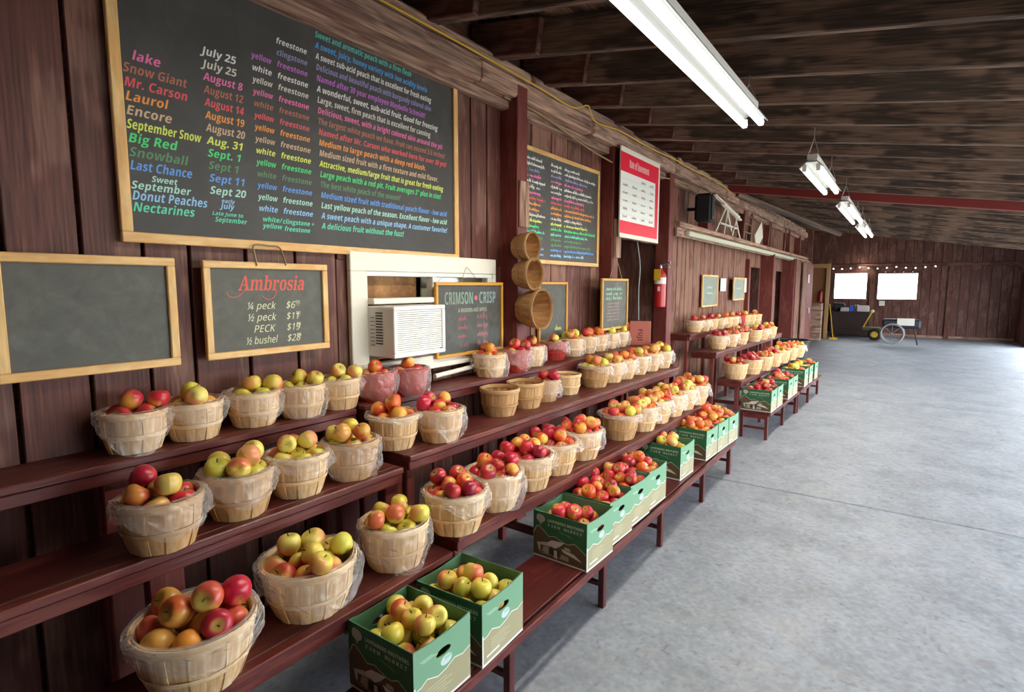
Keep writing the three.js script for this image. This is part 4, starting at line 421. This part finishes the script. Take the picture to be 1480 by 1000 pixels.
lamp('long twin-tube fluorescent lamp hanging beside the plank wall near the red poster', -0.8, 2.6, -1.25, -3.6); lamp('twin-tube fluorescent lamp hanging before the dark red roof beam', -0.62, 2.5, -4.65, -5.95); lamp('long twin-tube fluorescent lamp hanging just beyond the red roof beam', -0.6, 2.5, -7.0, -9.0); lamp('farthest twin-tube fluorescent lamp above the aisle before the far room', -0.59, 2.5, -9.6, -11.6);

// ------------------------------------------------------------------ cords, speaker, extinguisher, loft clutter
{ const zc = (z) => z; single('extension_cord', tube([[-2.09, 3.02, -0.5], [-2.1, 2.99, -1.6], [-2.1, 2.985, -2.6], [-2.1, 2.975, -3.3], [-2.09, 2.96, -3.75], [-2.09, 3.03, -3.98], [-2.1, 2.96, -4.06], [-2.1, 2.98, -4.6], [-2.1, 2.97, -5.2], [-2.1, 2.99, -6.0], [-2.08, 2.97, -6.5], [-2.1, 3.0, -7.4], [-2.1, 2.97, -8.2]], 0.0055, 140, 6), M.yellow, 'yellow extension cord strung along the timbers above the wall', 'cord');
  single('roof_wire', tube([[-2.19, 2.86, -3.0], [-2.17, 2.845, -3.4], [-2.17, 2.75, -4.2], [-2.17, 2.72, -4.9], [-2.16, 2.77, -5.6], [-2.16, 2.83, -6.6], [-2.15, 2.84, -8]], 0.007, 70, 5), M.cord, 'brown cable sagging under the wall timbers', 'cable');
  const sp = onX(1012, 297, -2.02), g = thing('loudspeaker', 'black loudspeaker mounted high on the far plank wall', 'speaker', [-2.06, sp.y - 0.16, -6.95], 0.15); part(g, 'cabinet', board(0.2, 0.33, 0.24, 1, 0.03), M.black, [0, 0.165, 0]); part(g, 'grille', board(0.012, 0.3, 0.21, 1, 0.005), std({ color: 0x2b3136, roughness: 0.8 }), [0.1, 0.165, 0]); part(g, 'badge', board(0.006, 0.018, 0.02, 1), M.steel, [0.108, 0.05, 0]); part(g, 'bracket', rod([-0.2, 0.16, 0], [-0.08, 0.16, 0], 0.02), M.black);
  const ep = onZ(958, 380, -5.965), q = onZ(955, 444, -5.965), e = thing('fire_extinguisher', 'red fire extinguisher with yellow tag hanging on the post', 'extinguisher', [-2.2, q.y, -5.91]), h = ep.y - q.y; const R = 0.062;
  part(e, 'cylinder', new THREE.LatheGeometry([[0.001, 0], [R * 0.8, 0], [R, 0.012], [R, h * 0.68], [R * 0.85, h * 0.76], [R * 0.4, h * 0.83], [R * 0.35, h * 0.88], [0.001, h * 0.88]].map((p) => new THREE.Vector2(...p)), 24), std({ color: lin(0.5, 0.02, 0.025), roughness: 0.3 })); part(e, 'valve', rod([0, h * 0.87, 0], [0, h * 0.95, 0], 0.018), M.steel); part(e, 'handle', merge([rod([-0.01, h * 0.95, 0], [0.11, h * 1.0, 0.01], 0.011), rod([-0.01, h * 0.94, 0], [0.1, h * 0.9, 0.01], 0.009)]), M.steel); part(e, 'label_band', new THREE.CylinderGeometry(R + 0.001, R + 0.001, h * 0.14, 24, 1, true).translate(0, h * 0.6, 0), M.paper); part(e, 'hang_tag', board(0.075, h * 0.25, 0.003, 1, 0.001), M.yellow, [-0.01, h * 0.73, R + 0.004]); part(e, 'emblem', board(0.028, 0.05, 0.003, 1, 0.001), M.paper, [0.01, h * 0.42, R + 0.001]); part(e, 'wall_bracket', board(0.05, 0.06, 0.03, 1), M.steel, [0, h * 0.7, -0.065]);
  const z0 = -7.75; const c = thing('folding_chair', 'pale folding chair laid on the ledge above the far wall', 'chair', [-2.16, 2.365, z0]); const rr2 = (a, b, r = 0.014) => rod(a, b, r, 6); part(c, 'seat_slat', board(0.05, 0.022, 1.35, 2), M.white, [0.02, 0.4, -0.55]).rotation.x = -0.12; part(c, 'seat_slat', board(0.05, 0.022, 1.0, 2), M.white, [0.05, 0.33, -0.7]).rotation.x = -0.12; part(c, 'rung', board(0.04, 0.022, 0.9, 2), M.white, [0.02, 0.14, -0.65]); for (const [a, b] of [[[0.02, 0, 0.02], [0.02, 0.36, -0.45]], [[0.05, 0, -0.3], [0.02, 0.3, -0.55]], [[0.02, 0, -0.9], [0.02, 0.34, -0.55]], [[0.05, 0, -0.75], [0.03, 0.36, -1.1]], [[0.02, 0, -1.35], [0.02, 0.3, -1.0]]]) part(c, 'leg', rr2(a, b), M.white);
  const l = thing('ladder_back', 'pale wooden ladder section leaning on the far wall ledge', 'ladder', [-2.16, 2.365, -9.3]); for (const d of [0, -0.5]) part(l, 'rail', rod([0.02, 0, d], [-0.04, 0.6, d - 0.35], 0.022, 6), M.beam[2]); for (let i = 1; i < 4; i++) part(l, 'rung', rod([0.02 - i * 0.015, i * 0.14, -i * 0.08], [0.02 - i * 0.015, i * 0.14, -0.5 - i * 0.08], 0.012, 6), M.beam[2]);
  single('cream_sheet', board(0.02, 0.3, 0.55, 2), M.white, 'cream panel leaning on the ledge beside the folding chair', 'panel', [-2.13, 2.5, -10.35]).rotation.x = 0.5; for (const [z, a] of [[-11.2, 0.4], [-12.9, -0.3]]) { const s = single('leaning_stick', rod([0.03, 0, 0.1], [-0.02, 0.62, -0.3], 0.016, 6), M.beam[2], z > -12 ? 'thin pale stick leaning above the first far doorway' : 'thin pale stick leaning above the second far doorway', 'stick', [-2.15, 2.365, z]); } }
// dark bin beside the far stand, clutter in the doorways, and the red sliding door
{ const b = thing('storage_bin', 'dark green plastic bin standing past the far stand', 'bin', [-1.72, 0, -11.6]); part(b, 'tub', new THREE.CylinderGeometry(0.3, 0.25, 0.62, 20).translate(0, 0.31, 0), std({ color: 0x12211d, roughness: 0.5 })); part(b, 'rim', new THREE.TorusGeometry(0.3, 0.02, 8, 24).rotateX(Math.PI / 2).translate(0, 0.62, 0), std({ color: 0x17312b, roughness: 0.45 }));
  const d = structure('door_1', 'red sliding plank door past the far stand'); for (let i = 0; i < 5; i++) part(d, 'board', span(-1.975, -1.945, 0.03, 2.18, -14.3 - i * 0.33, -14.3 - i * 0.33 - 0.32, 1), i < 2 ? M.wall[0] : M.post); part(d, 'handle', span(-1.94, -1.915, 0.98, 1.12, -15.35, -15.38, 1), M.steel); part(d, 'white_plate', span(-1.944, -1.938, 1.72, 1.92, -15.1, -15.3, 1), M.paper);
  const s = thing('sack_stack', 'pale sacks piled in the first far doorway', 'sacks', [-2.7, 0, -11.0]); for (let i = 0; i < 4; i++) { const m = part(s, 'sack', new THREE.SphereGeometry(0.26, 14, 10), std({ color: 0x9a8f80, roughness: 0.9 }), [0.02 * (i % 2), 0.2 + i * 0.34, 0]); m.scale.set(1, 0.72, 1.2); } }

// ------------------------------------------------------------------ far room
{ const t = thing('work_table', 'dark table against the far wall below the bright window', 'table', [-1.45, 0, -21.35]); part(t, 'table_top', span(-0.55, 0.55, 0.78, 0.82, -0.35, 0.35, 0), M.cloth); part(t, 'front_panel', span(-0.53, 0.53, 0.06, 0.77, 0.28, 0.3, 0), M.cloth); for (const sx of [-1, 1]) part(t, 'side_panel', span(sx * 0.53 - 0.015, sx * 0.53 + 0.015, 0, 0.77, -0.33, 0.28, 1), M.cloth);
  const bx = (n, l, cat, w, h, d, x, z, col) => { const g = thing(n, l, cat, [x, 0.821, z]); const m = std({ color: col, roughness: 0.7 }); part(g, 'body', board(w, h, d, 1, Math.min(w, h) * 0.12).translate(0, h / 2, 0), m); part(g, 'lid', board(w * 0.9, 0.02, d * 0.9, 0).translate(0, h + 0.01, 0), m); return g; };
  bx('tote_bag', 'black bag on the dark far table', 'bag', 0.34, 0.24, 0.22, -1.78, -21.3, 0x1b1d22); bx('storage_box', 'blue box on the dark far table', 'box', 0.12, 0.16, 0.14, -1.42, -21.2, 0x2b56c8); bx('storage_box', 'white box beside the blue one on the dark far table', 'box', 0.24, 0.1, 0.2, -1.6, -21.12, 0xb9b2ab); bx('parcel', 'pale pink parcel at the end of the dark far table', 'parcel', 0.34, 0.17, 0.24, -1.1, -21.2, 0xcdbfbc); bx('jug', 'small pale jug on the dark far table', 'jug', 0.12, 0.2, 0.12, -1.28, -21.25, 0xaab0a4);
  const m = thing('push_mower', 'yellow-handled machine with black wheel standing in the far room', 'machine', [-0.82, 0, -20.2]); part(m, 'wheel', new THREE.TorusGeometry(0.13, 0.05, 10, 24).translate(0.12, 0.18, 0.16), M.black); part(m, 'hub', new THREE.CylinderGeometry(0.1, 0.1, 0.06, 16).rotateX(Math.PI / 2).translate(0.12, 0.18, 0.16), M.yellow); part(m, 'wheel', new THREE.TorusGeometry(0.13, 0.05, 10, 24).translate(0.12, 0.18, -0.2), M.black); part(m, 'deck', board(0.5, 0.1, 0.34, 0, 0.03), std({ color: 0x5f5a2a, roughness: 0.5 }), [0.02, 0.34, 0]); part(m, 'handle', rod([-0.2, 0.35, 0.1], [0.02, 0.86, 0.1], 0.017), M.yellow); part(m, 'grip', new THREE.SphereGeometry(0.05, 12, 10).translate(0.03, 0.88, 0.1), std({ color: 0xd6cc86, roughness: 0.5 }));
  const c = thing('hand_cart', 'dark cart with large spoked wheel beside the yellow-handled machine', 'cart', [-0.15, 0, -19.2]); part(c, 'wheel', new THREE.TorusGeometry(0.27, 0.028, 8, 30).translate(-0.1, 0.3, 0.2), M.grey); for (let i = 0; i < 8; i++) { const s = part(c, 'spoke', rod([0, 0, 0], [0, 0.26, 0], 0.006, 5), M.grey, [-0.1, 0.3, 0.2]); s.rotation.z = i * Math.PI / 4; } part(c, 'wheel', new THREE.TorusGeometry(0.27, 0.028, 8, 30).translate(-0.1, 0.3, -0.3), M.grey); part(c, 'tray', board(0.9, 0.26, 0.42, 0, 0.05), std({ color: 0x2c2c38, roughness: 0.6 }), [0.1, 0.58, -0.05]); part(c, 'white_panel', board(0.4, 0.2, 0.02, 0), M.paper, [0.2, 0.64, 0.17]); part(c, 'leg', rod([0.5, 0, 0.1], [0.4, 0.46, 0.1], 0.018), M.black);
  const fr = structure('door_2', 'tan wooden door frame at the far room'); const tan = std({ color: 0xb08a5c, roughness: 0.7 }); part(fr, 'jamb', span(-2.55, -2.43, 0, 2.22, -19.62, -19.7, 1), tan); part(fr, 'jamb', span(-2.03, -1.93, 0, 2.22, -19.62, -19.7, 1), tan); part(fr, 'lintel', span(-2.55, -1.93, 2.2, 2.32, -19.6, -19.72, 0), tan); part(fr, 'panel', span(-2.45, -2.02, 0, 2.2, -19.72, -19.75, 1), std({ color: 0x8a5a36, roughness: 0.7 }));
  const br = thing('broom', 'yellow broom leaning on the tan far door frame', 'broom', [-1.75, 0, -19.35]); part(br, 'handle', rod([-0.14, 1.1, -0.24], [0.02, 0.08, 0], 0.012), M.yellow); part(br, 'head', board(0.22, 0.07, 0.06, 0, 0.02), M.yellow, [0.03, 0.05, 0]);
  const cr = thing('crate_stack', 'stack of pale slatted crates beside the tan far door frame', 'crates', [-2.2, 0, -19.1]); for (let i = 0; i < 5; i++) part(cr, 'crate', board(0.34, 0.22, 0.3, 0, 0.015), M.beam[2], [0, 0.112 + i * 0.226, 0]); const fe = thing('fire_extinguisher', 'small red extinguisher hanging on the tan far door panel', 'extinguisher', [-2.16, 1.15, -19.64]); part(fe, 'cylinder', new THREE.LatheGeometry([[0.001, 0], [0.05, 0.0], [0.055, 0.02], [0.055, 0.28], [0.02, 0.34], [0.001, 0.36]].map((p) => new THREE.Vector2(...p)), 14), std({ color: 0x9c1f1c, roughness: 0.4 })); part(fe, 'handle', rod([-0.02, 0.36, 0], [0.06, 0.4, 0], 0.012), M.black);
  const sl = thing('string_lights', 'string of small white bulbs hung across the far wall', 'lights', [0, 2.3, -21.78]), glow = std({ color: 0xffffff, emissive: lin(1, 0.93, 0.8), emissiveIntensity: 1.5 }); const pts = []; for (let i = 0; i <= 12; i++) pts.push([-2.3 + i * 0.25, 0.0 - 0.05 * Math.abs(Math.sin(i * 0.8)), 0.03]); part(sl, 'wire', tube(pts, 0.008, 60, 5), M.wire); pts.forEach((p, i) => part(sl, 'bulb', new THREE.SphereGeometry(0.023, 10, 8).translate(p[0], p[1] - 0.04, p[2]), glow)); const pl = new THREE.PointLight(lin(1, 0.93, 0.8), 0.15); pl.position.set(-1.2, -0.05, 0.12); pl.castShadow = true; sl.add(pl);
  single('paper_notice', board(0.16, 0.16, 0.006, 1, 0.001), M.paper, 'small white notice below the second far window', 'notice', [-0.62, 1.08, -21.85]); part(wallF, 'backing', span(-6.15, -2.1, 0, 4.1, ZF - 0.04, ZF - 0.08, 0), M.plain); part(wallF, 'backing', span(0.35, 2.9, 0, 4.1, ZF - 0.04, ZF - 0.08, 0), M.plain); part(wallF, 'backing', span(-2.1, 0.35, 2.1, 4.1, ZF - 0.04, ZF - 0.08, 0), M.plain); part(wallF, 'backing', span(-2.1, 0.35, 0, 1.18, ZF - 0.04, ZF - 0.08, 0), M.plain); part(wallF, 'backing', span(-1.03, -0.81, 1.18, 2.1, ZF - 0.04, ZF - 0.08, 1), M.plain); }
// closure above the plate, behind the rafter ends
part(wallL, 'eave_board', span(-2.42, -2.36, 2.9, 3.32, 3.0, -16.1, 2), M.plain);
part(wallL, 'backing', span(-2.5, -2.36, 0, 3.3, 3.03, 1.0, 2), M.plain);
renderer.render(scene, camera);
